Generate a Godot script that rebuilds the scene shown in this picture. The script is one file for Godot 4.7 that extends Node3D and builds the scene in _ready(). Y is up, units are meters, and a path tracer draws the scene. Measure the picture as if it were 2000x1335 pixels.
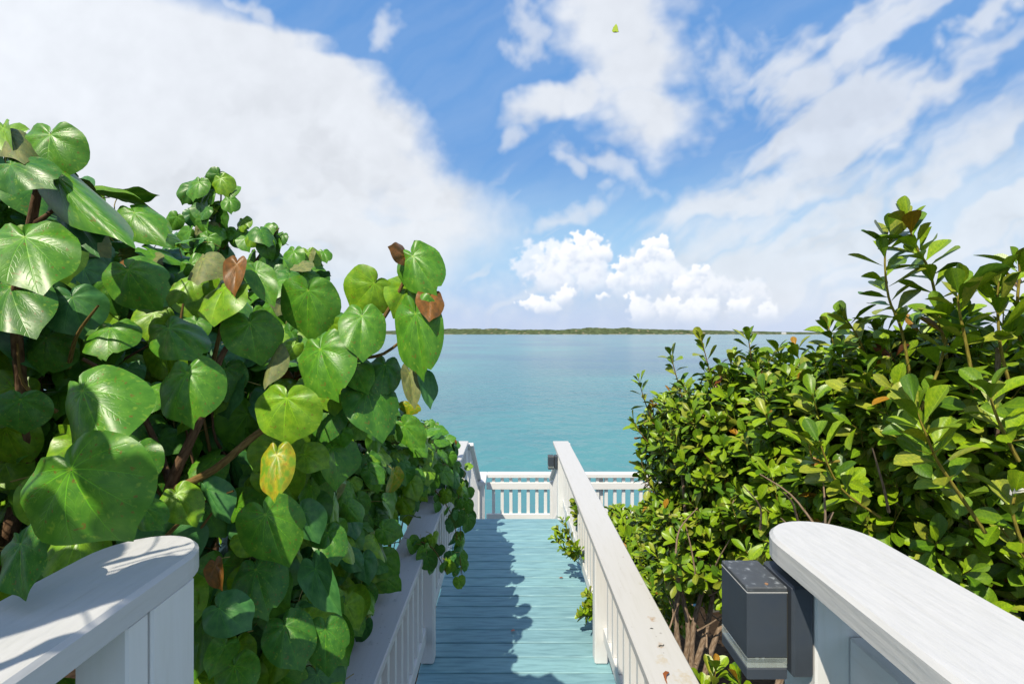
extends Node3D
# A white-railed blue walkway running down to a turquoise bay between two leafy shrubs.
# y = 0 is the walkway deck; the walkway runs towards -z; units are metres.

const F := 900.0                      # focal length in picture units (2000 wide)
const EYE := Vector3(0, 2.18, 0)
const SUN_DIR := Vector3(0.385, -1.0, -0.69)   # the way the sunlight travels
const SEA := -2.62

var rng := RandomNumberGenerator.new()
var M := {}
var taken := {}

# ------------------------------------------------------------------ helpers
func at(px: float, py: float, d: float) -> Vector3:
	return Vector3((px - 996.0) / F * d, EYE.y - (py - 651.0) / F * d, -d)

func seen(p: Vector3) -> Vector3:
	var d := maxf(-p.z, 0.01)
	return Vector3(996.0 + p.x / d * F, 651.0 - (p.y - EYE.y) / d * F, d)

func rnd(a: float, b: float) -> float:
	return rng.randf_range(a, b)

func rvec() -> Vector3:
	return Vector3(rnd(-1, 1), rnd(-1, 1), rnd(-1, 1))

func lin(r: float, g: float, b: float) -> Color:
	return Color(r, g, b).linear_to_srgb()

func numbered(called: String) -> String:
	var n: int = taken.get(called, 0)
	taken[called] = n + 1
	return called if n == 0 else "%s_%03d" % [called, n]

func thing(called: String, label: String, category: String, where := Vector3.ZERO, group := "") -> Node3D:
	var o := Node3D.new()
	o.name = numbered(called)
	o.position = where
	add_child(o)
	o.set_meta("label", label)
	o.set_meta("category", category)
	if group != "":
		o.set_meta("group", group)
	return o

func setting(called: String, label: String) -> Node3D:
	var o := Node3D.new()
	o.name = numbered(called)
	add_child(o)
	o.set_meta("kind", "structure")
	o.set_meta("label", label)
	return o

func part(parent: Node, called: String, mesh: Mesh, mat: Material = null, xf := Transform3D.IDENTITY) -> MeshInstance3D:
	var o := MeshInstance3D.new()
	var key := str(parent.get_instance_id()) + called
	var n: int = taken.get(key, 0)
	taken[key] = n + 1
	o.name = called if n == 0 else "%s_%03d" % [called, n]
	o.mesh = mesh
	if mat != null:
		for s in mesh.get_surface_count():
			o.set_surface_override_material(s, mat)
	o.transform = xf
	parent.add_child(o, true)
	return o

func surface() -> SurfaceTool:
	var st := SurfaceTool.new()
	st.begin(Mesh.PRIMITIVE_TRIANGLES)
	return st

# one flat face given as corners in order round it; it is turned to face along "out"
func face(st: SurfaceTool, c: Array, out: Vector3, uvs: Array) -> void:
	var n: Vector3 = (c[1] - c[0]).cross(c[2] - c[0])
	var idx := [0, 2, 1] if n.dot(out) > 0.0 else [0, 1, 2]
	for k in range(1, c.size() - 1):
		for i in idx:
			var v: int = 0 if i == 0 else (k if i == 1 else k + 1)
			st.set_normal(out.normalized())
			st.set_uv(uvs[v])
			st.add_vertex(c[v])

# a board with chamfered edges, centred on the origin; u runs along its longest side, in metres
var board_cache := {}
func board_mesh(size: Vector3, bevel: float, seed_uv: Vector2) -> ArrayMesh:
	var key := str(size.snapped(Vector3.ONE * 0.0005)) + str(seed_uv) + str(bevel)
	if board_cache.has(key):
		return board_cache[key]
	var h := size * 0.5
	var b := minf(bevel, minf(h.x, minf(h.y, h.z)) * 0.8)
	var long := size.max_axis_index()
	var st := surface()
	var uvof := func(p: Vector3, ax: int) -> Vector2:
		var along: float = p[long]
		var others := []
		for a in 3:
			if a != long:
				others.append(a)
		var across: float
		if ax == long:
			return Vector2(p[others[0]], p[others[1]]) + seed_uv
		across = p[others[0]] if others[1] == ax else p[others[1]]
		return Vector2(along, across + ax * 0.37) + seed_uv
	for ax in 3:
		var u := (ax + 1) % 3
		var v := (ax + 2) % 3
		for s in [-1.0, 1.0]:
			var c := []
			for k in [[-1, -1], [1, -1], [1, 1], [-1, 1]]:
				var p := Vector3.ZERO
				p[ax] = s * h[ax]
				p[u] = k[0] * (h[u] - b)
				p[v] = k[1] * (h[v] - b)
				c.append(p)
			var o := Vector3.ZERO
			o[ax] = s
			face(st, c, o, c.map(func(p): return uvof.call(p, ax)))
	for ax in 3:                      # chamfers run along ax
		var u := (ax + 1) % 3
		var v := (ax + 2) % 3
		for su in [-1.0, 1.0]:
			for sv in [-1.0, 1.0]:
				var c := []
				for k in [[-1, 0], [1, 0], [1, 1], [-1, 1]]:
					var p := Vector3.ZERO
					p[ax] = k[0] * (h[ax] - b)
					p[u] = su * (h[u] - (b if k[1] == 1 else 0.0))
					p[v] = sv * (h[v] - (0.0 if k[1] == 1 else b))
					c.append(p)
				var o := Vector3.ZERO
				o[u] = su
				o[v] = sv
				face(st, c, o, c.map(func(p): return uvof.call(p, u)))
	for sx in [-1.0, 1.0]:
		for sy in [-1.0, 1.0]:
			for sz in [-1.0, 1.0]:
				var c := [Vector3(sx * h.x, sy * (h.y - b), sz * (h.z - b)), Vector3(sx * (h.x - b), sy * h.y, sz * (h.z - b)), Vector3(sx * (h.x - b), sy * (h.y - b), sz * h.z)]
				face(st, c, Vector3(sx, sy, sz), c.map(func(p): return uvof.call(p, 0)))
	st.generate_tangents()
	var m := st.commit()
	board_cache[key] = m
	return m

# a board between two corners of a box
func board(parent: Node, called: String, lo: Vector3, hi: Vector3, mat: Material, bevel := 0.004) -> MeshInstance3D:
	var s := Vector2(snappedf(rnd(0, 4), 0.5), snappedf(rnd(0, 4), 0.5))
	return part(parent, called, board_mesh((hi - lo).abs(), bevel, s), mat, Transform3D(Basis.IDENTITY, (lo + hi) * 0.5))

# a flat plank cut to an outline in x and z, with a small chamfer round its top
func outline_plank(outline: PackedVector2Array, y0: float, y1: float, b: float) -> ArrayMesh:
	var st := surface()
	var c := Vector2.ZERO
	for p in outline:
		c += p
	c /= outline.size()
	var inner := PackedVector2Array()
	for i in outline.size():
		var p := outline[i]
		var e := (outline[(i + 1) % outline.size()] - outline[i - 1]).normalized()
		var nrm := Vector2(e.y, -e.x)
		if nrm.dot(p - c) < 0.0:
			nrm = -nrm
		inner.append(p - nrm * b)
	var tri := Geometry2D.triangulate_polygon(inner)
	for k in range(0, tri.size(), 3):
		var t := [inner[tri[k]], inner[tri[k + 1]], inner[tri[k + 2]]]
		face(st, t.map(func(p): return Vector3(p.x, y1, p.y)), Vector3.UP, t.map(func(p): return Vector2(p.y, p.x)))
		face(st, t.map(func(p): return Vector3(p.x, y0, p.y)), Vector3.DOWN, t.map(func(p): return Vector2(p.y, p.x)))
	var run := 0.0
	for i in outline.size():
		var j := (i + 1) % outline.size()
		var p := outline[i]
		var q := outline[j]
		var e := (q - p)
		var nrm := Vector2(e.y, -e.x).normalized()
		if nrm.dot((p + q) * 0.5 - c) < 0.0:
			nrm = -nrm
		var o := Vector3(nrm.x, 0, nrm.y)
		var l := e.length()
		var side := [Vector3(p.x, y0, p.y), Vector3(q.x, y0, q.y), Vector3(q.x, y1 - b, q.y), Vector3(p.x, y1 - b, p.y)]
		face(st, side, o, [Vector2(run, 0.5), Vector2(run + l, 0.5), Vector2(run + l, 0.5 + y1 - y0), Vector2(run, 0.5 + y1 - y0)])
		var top := [Vector3(p.x, y1 - b, p.y), Vector3(q.x, y1 - b, q.y), Vector3(inner[j].x, y1, inner[j].y), Vector3(inner[i].x, y1, inner[i].y)]
		face(st, top, o + Vector3.UP, [Vector2(run, 0.55), Vector2(run + l, 0.55), Vector2(run + l, 0.56), Vector2(run, 0.56)])
		run += l
	st.generate_tangents()
	return st.commit()

# a tapered tube through points
func tube(st: SurfaceTool, pts: Array, radii: Array, sides := 6) -> void:
	var n := pts.size()
	var rings := []
	var up := Vector3(0.31, 0.2, 0.93)
	for i in n:
		var t: Vector3 = (pts[mini(i + 1, n - 1)] - pts[maxi(i - 1, 0)]).normalized()
		var a := t.cross(up).normalized()
		var b := a.cross(t).normalized()
		var ring := []
		for k in sides:
			var w := TAU * k / sides
			ring.append([a * cos(w) + b * sin(w), pts[i]])
		rings.append(ring)
	var run := 0.0
	for i in n - 1:
		var step: float = (pts[i + 1] - pts[i]).length()
		for k in sides:
			var q := [[i, k], [i, (k + 1) % sides], [i + 1, (k + 1) % sides], [i + 1, k]]
			for v in [0, 1, 2, 0, 2, 3]:
				var r: Array = rings[q[v][0]][q[v][1]]
				st.set_normal(r[0])
				st.set_uv(Vector2((run + (step if v >= 2 else 0.0)) * 4.0, float(k + (1 if v == 1 or v == 2 else 0)) / sides))
				st.add_vertex(r[1] + r[0] * radii[q[v][0]])
		run += step

func smooth_path(p: Array, cuts := 4) -> Array:
	var out := []
	for i in p.size() - 1:
		var a: Vector3 = p[maxi(i - 1, 0)]
		var d: Vector3 = p[mini(i + 2, p.size() - 1)]
		for k in cuts:
			out.append(p[i].cubic_interpolate(p[i + 1], a, d, float(k) / cuts))
	out.append(p[-1])
	return out

func taper(n: int, r0: float, r1: float) -> Array:
	var a := []
	for i in n:
		a.append(lerpf(r0, r1, float(i) / maxf(1, n - 1)))
	return a

# ------------------------------------------------------------------ materials
func noise(kind: int, freq: float, octaves: int, seed: int) -> FastNoiseLite:
	var n := FastNoiseLite.new()
	n.noise_type = kind
	n.frequency = freq
	n.fractal_octaves = octaves
	n.seed = seed
	return n

func noise_image(size: int, freq: float, octaves: int, seed: int) -> Image:
	var i := noise(FastNoiseLite.TYPE_SIMPLEX_SMOOTH, freq, octaves, seed).get_seamless_image(size, size)
	i.convert(Image.FORMAT_RGBA8)
	return i

func ramp(img: Image, stops: Array) -> ImageTexture:
	var g := Gradient.new()
	g.offsets = PackedFloat32Array(stops.map(func(s): return s[0]))
	g.colors = PackedColorArray(stops.map(func(s): return s[1]))
	var table := []
	for k in 256:
		table.append(g.sample(k / 255.0))
	var d := img.get_data()
	for k in range(0, d.size(), 4):
		var c: Color = table[d[k]]
		d[k] = int(c.r * 255)
		d[k + 1] = int(c.g * 255)
		d[k + 2] = int(c.b * 255)
		d[k + 3] = int(c.a * 255)
	var o := Image.create_from_data(img.get_width(), img.get_height(), false, Image.FORMAT_RGBA8, d)
	return ImageTexture.create_from_image(o)

func normal_of(img: Image, strength: float) -> ImageTexture:
	var c: Image = img.duplicate()
	c.bump_map_to_normal_map(strength)
	return ImageTexture.create_from_image(c)

func material(color: Color, rough: float, spec := 0.5) -> StandardMaterial3D:
	var m := StandardMaterial3D.new()
	m.albedo_color = color
	m.roughness = rough
	m.metallic_specular = spec
	return m

func make_materials() -> void:
	var grain := noise_image(512, 0.012, 5, 11)
	var grain_normal := normal_of(grain, 5.0)
	var blot := noise_image(512, 0.006, 4, 5)
	# white gloss paint over wood: the brush and the grain run along the board
	var wt := ramp(grain, [[0.0, Color(0.965, 0.96, 0.95)], [0.3, Color(0.99, 0.99, 0.985)], [0.7, Color(1, 1, 1)], [1.0, Color(0.985, 0.985, 0.98)]])
	M.white = material(lin(0.70, 0.695, 0.685), 0.5, 0.4)
	M.white.albedo_texture = wt
	M.white.normal_enabled = true
	M.white.normal_texture = grain_normal
	M.white.normal_scale = 0.07
	M.white.uv1_scale = Vector3(0.55, 6.0, 1)
	M.weathered = M.white.duplicate()
	M.weathered.albedo_color = lin(0.53, 0.53, 0.53)
	M.weathered.normal_scale = 0.42
	M.weathered.uv1_scale = Vector3(0.8, 9.0, 1)
	# blue deck paint, a few tones
	var dt := ramp(grain, [[0.0, Color(0.80, 0.82, 0.84)], [0.45, Color(0.94, 0.95, 0.95)], [0.75, Color(1, 1, 1)], [1.0, Color(0.9, 0.93, 0.94)]])
	M.deck = []
	for k in 6:
		var t: float = [0.0, 0.03, -0.025, 0.045, -0.01, 0.015][k]
		var m := material(lin(0.212 + t * 0.4, 0.392 + t * 0.7, 0.44 + t * 0.6), 0.5, 0.4)
		m.albedo_texture = dt
		m.normal_enabled = true
		m.normal_texture = grain_normal
		m.normal_scale = 0.6
		m.uv1_scale = Vector3(0.5, 5.0, 1)
		m.uv1_offset = Vector3(k * 0.37, k * 0.21, 0)
		M.deck.append(m)
	M.joist = material(lin(0.10, 0.10, 0.09), 0.9, 0.2)
	# charcoal powder coat with salt bloom
	M.lamp = material(lin(0.045, 0.055, 0.07), 0.5, 0.5)
	M.lamp.uv1_triplanar = true
	M.lamp.uv1_scale = Vector3(3, 3, 3)
	M.lamp.albedo_texture = ramp(blot, [[0.0, Color(0.9, 0.9, 0.9)], [0.6, Color(1, 1, 1)], [1.0, Color(0.92, 0.95, 1)]])
	M.lamp_salt = material(lin(0.26, 0.28, 0.30), 0.55, 0.5)
	M.lamp_salt.uv1_triplanar = true
	M.lamp_salt.uv1_scale = Vector3(9, 9, 9)
	M.lamp_salt.albedo_texture = ramp(noise_image(256, 0.02, 5, 77), [[0.0, Color(0.5, 0.5, 0.51)], [0.66, Color(0.54, 0.55, 0.56)], [0.76, Color(0.66, 0.67, 0.68)], [0.86, Color(0.95, 0.95, 0.95)], [1.0, Color(1, 1, 1)]])
	M.lamp_edge = material(lin(0.42, 0.43, 0.43), 0.35, 0.5)
	M.lamp_glass = material(Color(0.9, 0.95, 0.92, 0.18), 0.03, 0.5)
	M.lamp_glass.transparency = BaseMaterial3D.TRANSPARENCY_ALPHA
	M.lamp_inner = material(lin(0.45, 0.47, 0.38), 0.5)
	M.lamp_bulb = material(lin(0.8, 0.78, 0.7), 0.2)
	M.screw = material(lin(0.3, 0.16, 0.08), 0.6)
	# bark
	M.bark = material(lin(0.17, 0.105, 0.06), 0.85, 0.3)
	M.bark.albedo_texture = ramp(grain, [[0.0, Color(0.6, 0.55, 0.5)], [0.5, Color(0.9, 0.88, 0.86)], [1.0, Color(1, 1, 1)]])
	M.bark.normal_enabled = true
	M.bark.normal_texture = grain_normal
	M.twig = M.bark.duplicate()
	M.twig.albedo_color = lin(0.22, 0.15, 0.05)
	M.pale_bark = M.bark.duplicate()
	M.pale_bark.albedo_color = lin(0.33, 0.25, 0.18)
	M.green_stem = M.bark.duplicate()
	M.green_stem.albedo_color = lin(0.30, 0.26, 0.045)
	# ground: soil and leaf litter
	M.soil = material(lin(0.075, 0.055, 0.038), 1.0, 0.1)
	M.soil.uv1_world_triplanar = true
	M.soil.uv1_triplanar = true
	M.soil.uv1_scale = Vector3.ONE * 0.8
	M.soil.albedo_texture = ramp(noise_image(512, 0.03, 5, 3), [[0.0, Color(0.5, 0.45, 0.4)], [0.5, Color(0.9, 0.85, 0.8)], [1.0, Color(1, 0.95, 0.85)]])
	# the bay: milky turquoise water over sand
	M.sea = material(lin(0.085, 0.190, 0.228), 0.18, 0.13)
	var ripple := noise(FastNoiseLite.TYPE_SIMPLEX_SMOOTH, 0.008, 5, 21).get_seamless_image(1024, 1024)
	ripple.convert(Image.FORMAT_RGBA8)
	M.sea.normal_enabled = true
	M.sea.normal_texture = normal_of(ripple, 5.0)
	M.sea.normal_scale = 1.1
	M.sea.detail_enabled = true
	M.sea.detail_uv_layer = BaseMaterial3D.DETAIL_UV_2
	M.sea.detail_blend_mode = BaseMaterial3D.BLEND_MODE_MIX
	M.sea.detail_albedo = ramp(noise_image(512, 0.006, 5, 31), [[0.0, Color(0.32, 0.56, 0.57, 0.9)], [0.45, Color(0.30, 0.52, 0.56, 0.3)], [0.6, Color(0.26, 0.44, 0.53, 0.4)], [1.0, Color(0.23, 0.40, 0.52, 0.9)]])
	M.sea.uv1_scale = Vector3(1, 1, 1)
	# the far shore
	M.scrub = material(Color.WHITE, 1.0, 0.1)
	M.scrub.vertex_color_use_as_albedo = true
	M.house_white = material(lin(0.8, 0.8, 0.78), 0.8)
	M.house_roof = material(lin(0.6, 0.6, 0.6), 0.8)
	M.wing = material(lin(0.42, 0.55, 0.08), 0.8, 0.2)
	M.wing.backlight = Color(0.7, 0.8, 0.3)
	M.insect = material(lin(0.05, 0.05, 0.04), 0.8)
	M.dry = material(lin(0.26, 0.085, 0.03), 0.8, 0.2)
	M.dry.backlight = Color(0.4, 0.25, 0.1)
	M.petal = material(lin(0.75, 0.74, 0.7), 0.7, 0.3)
	M.petal.backlight = Color(0.5, 0.5, 0.45)
	M.pink = material(lin(0.6, 0.22, 0.15), 0.7, 0.3)

# ------------------------------------------------------------------ leaves
const HEART := [[0, 1.0], [5, 0.93], [11, 0.87], [20, 0.83], [32, 0.79], [48, 0.73], [68, 0.645], [90, 0.56], [112, 0.48], [133, 0.405], [151, 0.335], [166, 0.25], [175, 0.165], [180, 0.09]]
var heart_meshes := []
var oval_meshes := []
var heart_mats := []
var heart_mass: StandardMaterial3D
var oval_mats := []
var oval_mass: StandardMaterial3D
# linear base colours of the two foliages
var heart_tones := [Vector3(0.120, 0.355, 0.028), Vector3(0.078, 0.265, 0.030), Vector3(0.230, 0.470, 0.022), Vector3(0.085, 0.285, 0.080), Vector3(0.42, 0.43, 0.02), Vector3(0.28, 0.125, 0.026), Vector3(0.24, 0.28, 0.10)]
var oval_tones := [Vector3(0.190, 0.355, 0.018), Vector3(0.105, 0.240, 0.016), Vector3(0.310, 0.490, 0.018), Vector3(0.36, 0.43, 0.05), Vector3(0.46, 0.24, 0.025), Vector3(0.25, 0.09, 0.03)]

func stroke(img: Image, pts: Array, w0: float, w1: float, c: Color) -> void:
	for i in pts.size() - 1:
		var a: Vector2 = pts[i]
		var b: Vector2 = pts[i + 1]
		var n := int(a.distance_to(b)) + 1
		for k in n:
			var t := float(k) / n
			var p := a.lerp(b, t)
			var w := lerpf(w0, w1, (i + t) / (pts.size() - 1))
			var r := int(ceil(w))
			for y in range(-r, r + 1):
				for x in range(-r, r + 1):
					var q := Vector2i(int(p.x) + x, int(p.y) + y)
					if q.x < 0 or q.y < 0 or q.x >= img.get_width() or q.y >= img.get_height():
						continue
					var cov := clampf(w + 0.5 - Vector2(q.x + 0.5 - p.x, q.y + 0.5 - p.y).length(), 0, 1) * c.a
					if cov > 0.0:
						var o := img.get_pixelv(q)
						if c.r >= o.r:
							img.set_pixelv(q, o.lerp(Color(c.r, c.g, c.b, 1), cov))

func leaf_textures(veins: Array, base_seed: int, vein_color: Color, spots: float) -> Array:
	var n := 512
	var mot := noise(FastNoiseLite.TYPE_SIMPLEX_SMOOTH, 0.012, 4, base_seed)
	var fine := noise(FastNoiseLite.TYPE_CELLULAR, 0.06, 2, base_seed + 1)
	var col := Image.create(n, n, false, Image.FORMAT_RGBA8)
	var hgt := Image.create(n, n, false, Image.FORMAT_RGBA8)
	for y in n:
		for x in n:
			var a := mot.get_noise_2d(x, y)
			var f := fine.get_noise_2d(x, y)
			var v := 0.80 + a * 0.12 + f * 0.04
			col.set_pixel(x, y, Color(v * (1.0 + a * 0.1), v, v * 0.95))
			var h := 0.6 + f * 0.10 + a * 0.12
			hgt.set_pixel(x, y, Color(h, h, h))
	for v in veins:
		stroke(col, v[0], v[1], v[2], Color(vein_color.r, vein_color.g, vein_color.b, v[3]))
	for v in veins:                    # veins are sunk on the upper side
		for i in v[0].size() - 1:
			var a: Vector2 = v[0][i]
			var b: Vector2 = v[0][i + 1]
			var k := int(a.distance_to(b) / 2) + 1
			for s in k:
				var p := a.lerp(b, float(s) / k)
				var r := int(v[1] * 1.6) + 2
				for yy in range(-r, r + 1):
					for xx in range(-r, r + 1):
						var q := Vector2i(int(p.x) + xx, int(p.y) + yy)
						if q.x < 0 or q.y < 0 or q.x >= n or q.y >= n:
							continue
						var d := Vector2(xx, yy).length() / r
						if d < 1.0:
							var o := hgt.get_pixelv(q).r
							var w := minf(o, lerpf(0.25, 0.62, d))
							hgt.set_pixelv(q, Color(w, w, w))
	return [ImageTexture.create_from_image(col), normal_of(hgt, 6.0)]

func heart_uv(p: Vector2) -> Vector2:
	return Vector2(0.5 + p.x / 1.36, 0.96 - (p.y + 0.48) / 1.6)

func make_leaves() -> void:
	# palmate veins of the heart-shaped leaf
	var veins := []
	for a in [0.0, 27.0, -27.0, 56.0, -56.0, 92.0, -92.0, 130.0, -130.0]:
		var w := deg_to_rad(a)
		var reach := 0.95 if a == 0.0 else heart_r(absf(a)) * 0.93
		var pts := []
		for k in 9:
			var t := k / 8.0
			var bend := w * (1.0 - 0.16 * t * (1.0 if absf(a) < 60 else 0.5))
			pts.append(heart_uv(Vector2(sin(bend), cos(bend)) * reach * t) * 512.0)
		veins.append([pts, 2.6 if a == 0.0 else 1.9, 0.5, 0.7])
		for k in range(2, 8):
			for s in [-1.0, 1.0]:
				var t0 := (k + (0.4 if s > 0 else 0.0)) / 8.6
				var w0 := w * (1.0 - 0.16 * t0)
				var o := Vector2(sin(w0), cos(w0)) * reach * t0
				var w1: float = w0 + s * 0.75
				var l := reach * 0.26 * (1.0 - t0 * 0.6)
				var sub := [heart_uv(o) * 512.0, heart_uv(o + Vector2(sin(w1), cos(w1)) * l * 0.5) * 512.0, heart_uv(o + Vector2(sin(w1 - s * 0.15), cos(w1 - s * 0.15)) * l) * 512.0]
				veins.append([sub, 0.9, 0.4, 0.32])
	var tex := leaf_textures(veins, 41, Color(1.0, 1.0, 0.72), 0.0)
	for k in heart_tones.size():
		heart_mats.append(leaf_material(heart_tones[k], tex, 0.36 if k != 6 else 0.6))
	var rust := ramp(noise_image(512, 0.022, 5, 19), [[0.0, Color(0.42, 0.30, 0.12, 0.85)], [0.16, Color(0.42, 0.32, 0.12, 0.6)], [0.22, Color(0.45, 0.5, 0.15, 0.0)], [0.72, Color(0.62, 0.7, 0.25, 0.0)], [0.85, Color(0.55, 0.68, 0.2, 0.3)], [1.0, Color(0.6, 0.7, 0.2, 0.45)]])
	for k in [0, 1, 2, 6]:
		heart_mats[k].detail_enabled = true
		heart_mats[k].detail_albedo = rust
	# blotches of yellow between green veins
	var blot := noise_image(256, 0.02, 4, 15)
	heart_mats[4].detail_enabled = true
	heart_mats[4].detail_albedo = ramp(blot, [[0.0, Color(0.30, 0.5, 0.1, 0.9)], [0.42, Color(0.4, 0.55, 0.1, 0.7)], [0.55, Color(0.6, 0.6, 0.1, 0.0)], [0.75, Color(0.7, 0.45, 0.1, 0.0)], [1.0, Color(0.5, 0.3, 0.1, 0.8)]])
	heart_mass = leaf_material(Vector3.ONE, tex, 0.4)
	heart_mass.albedo_color = Color.WHITE
	heart_mass.vertex_color_use_as_albedo = true
	M.petiole = material(lin(0.30, 0.24, 0.07), 0.6, 0.3)
	for k in 9:
		heart_meshes.append(heart_mesh(k))
	# the oval leaf: midrib and faint side veins
	veins = []
	veins.append([[Vector2(256, 508), Vector2(256, 256), Vector2(256, 10)], 8.0, 2.0, 0.9])
	for k in 9:
		for s in [-1.0, 1.0]:
			var y := 440.0 - k * 46.0
			veins.append([[Vector2(256, y), Vector2(256 + s * 110, y - 60), Vector2(256 + s * 210, y - 140)], 2.0, 0.8, 0.35])
	var ot := leaf_textures(veins, 57, Color(1.0, 1.0, 0.6), 0.0)
	for k in oval_tones.size():
		oval_mats.append(leaf_material(oval_tones[k], ot, 0.34))
	oval_mass = leaf_material(Vector3.ONE, ot, 0.36)
	oval_mass.albedo_color = Color.WHITE
	oval_mass.vertex_color_use_as_albedo = true
	for k in 7:
		oval_meshes.append(oval_mesh(k))

func leaf_material(tone: Vector3, tex: Array, rough: float) -> StandardMaterial3D:
	var m := material(lin(tone.x, tone.y, tone.z), rough, 0.38)
	m.albedo_texture = tex[0]
	m.normal_enabled = true
	m.normal_texture = tex[1]
	m.normal_scale = 0.3
	m.backlight = Color(0.9, 1.0, 0.25)
	m.cull_mode = BaseMaterial3D.CULL_DISABLED
	return m

func heart_r(deg: float) -> float:
	for i in HEART.size() - 1:
		if deg <= HEART[i + 1][0]:
			return cubic_interpolate(HEART[i][1], HEART[i + 1][1], HEART[maxi(i - 1, 0)][1], HEART[mini(i + 2, HEART.size() - 1)][1], (deg - HEART[i][0]) / (HEART[i + 1][0] - HEART[i][0]))
	return 0.09

# petiole joins at the origin, the tip lies along +y, the upper side looks along +z
func heart_mesh(kind: int) -> ArrayMesh:
	var r := RandomNumberGenerator.new()
	r.seed = 900 + kind
	var fold: float = [-0.55, -0.8, -0.3, -1.0, 0.6, -1.4, -0.45, -0.7, 0.4][kind]
	var droop: float = [0.35, 0.5, 0.25, 0.6, 0.4, 0.3, 0.55, 0.45, 0.5][kind]
	var twist := r.randf_range(-0.35, 0.35)
	var wave := r.randf_range(0.012, 0.035)
	var ph := r.randf_range(0, TAU)
	var skew := r.randf_range(-0.08, 0.08)
	var nick := r.randf_range(-170, 170)
	var angs := []
	for h in [0, 3, 6, 10, 15, 21, 28, 36, 45, 55, 66, 78, 90, 102, 114, 126, 138, 149, 159, 168, 175, 180]:
		angs.append(float(h))
		if h > 0 and h < 180:
			angs.append(-float(h))
	angs.append(-180.0)
	angs.sort()
	var rings := [0.22, 0.48, 0.75, 0.92, 1.0]
	var st := surface()
	st.set_smooth_group(0)
	var shape := func(a: float, s: float) -> Vector3:
		var w := deg_to_rad(a)
		var rr := heart_r(absf(a)) * s
		rr *= 1.0 + 0.02 * sin(a * 0.11 + ph) * s
		if absf(a - nick) < 5.0 and s > 0.9:
			rr *= 0.93
		var p := Vector2(sin(w) + skew * s * cos(w), cos(w)) * rr
		var z := fold * 0.75 * p.x * p.x + 0.07 * absf(p.x) - droop * 0.5 * maxf(p.y, 0.0) * p.y
		z += twist * p.x * p.y
		z += wave * sin(w * 6.5 + ph) * s * s * 1.3 + 0.022 * absf(sin(w * 3.25)) * sin(s * PI)
		return Vector3(p.x, p.y, z)
	var verts := [Vector3.ZERO]
	var uvs := [heart_uv(Vector2.ZERO)]
	for s in rings:
		for a in angs:
			var v: Vector3 = shape.call(a, s)
			verts.append(v)
			uvs.append(heart_uv(Vector2(v.x, v.y)))
	for i in verts.size():
		st.set_uv(uvs[i])
		st.add_vertex(verts[i])
	var n := angs.size()
	for k in n - 1:
		for i in [0, 1 + k, 2 + k]:
			st.add_index(i)
	for j in rings.size() - 1:
		var o := 1 + j * n
		for k in n - 1:
			for i in [o + k, o + n + k, o + n + k + 1, o + k, o + n + k + 1, o + k + 1]:
				st.add_index(i)
	st.generate_normals()
	st.generate_tangents()
	st.set_material(heart_mass)
	var m := st.commit()
	# the stalk comes from behind, above the notch
	var ps := surface()
	var l := r.randf_range(0.6, 1.0)
	tube(ps, smooth_path([Vector3(0, 0.02, -0.004), Vector3(0, -0.12, -0.10 * l), Vector3(twist * 0.2, -0.30 * l, -0.40 * l), Vector3(twist * 0.5, -0.35 * l, -0.85 * l)], 3), taper(10, 0.012, 0.018), 5)
	ps.set_material(M.petiole)
	return ps.commit(m)

func oval_mesh(kind: int) -> ArrayMesh:
	var r := RandomNumberGenerator.new()
	r.seed = 1700 + kind
	var fold := r.randf_range(0.1, 0.75)
	var bend := r.randf_range(-0.35, 0.30)
	var twist := r.randf_range(-0.6, 0.6)
	var fat := r.randf_range(0.9, 1.15)
	var prof := [[0.0, 0.018], [0.1, 0.045], [0.25, 0.10], [0.42, 0.18], [0.6, 0.235], [0.76, 0.235], [0.88, 0.18], [0.96, 0.095], [1.0, 0.008]]
	var st := surface()
	st.set_smooth_group(0)
	for p in prof:
		for c in [-1.0, -0.5, 0.0, 0.5, 1.0]:
			var w: float = p[1] * fat * (1.0 + 0.06 * sin(p[0] * 14.0 + kind + c * 2.0))
			var x: float = c * w
			var z: float = absf(x) * fold - bend * p[0] * p[0] + twist * x * p[0]
			st.set_uv(Vector2(0.5 + x / 0.56, 1.0 - p[0]))
			st.add_vertex(Vector3(x, p[0], z))
	for j in prof.size() - 1:
		for k in 4:
			var o := j * 5 + k
			for i in [o, o + 5, o + 6, o, o + 6, o + 1]:
				st.add_index(i)
	st.generate_normals()
	st.generate_tangents()
	st.set_material(oval_mass)
	return st.commit()

func leaf_xf(base: Vector3, tip: Vector3, facing: Vector3, length: float, width: float) -> Transform3D:
	var t := tip.normalized()
	var n := (facing - t * facing.dot(t)).normalized()
	var x := t.cross(n)
	return Transform3D(Basis(x * width, t * length, n * (length + width) * 0.5), base)

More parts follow.
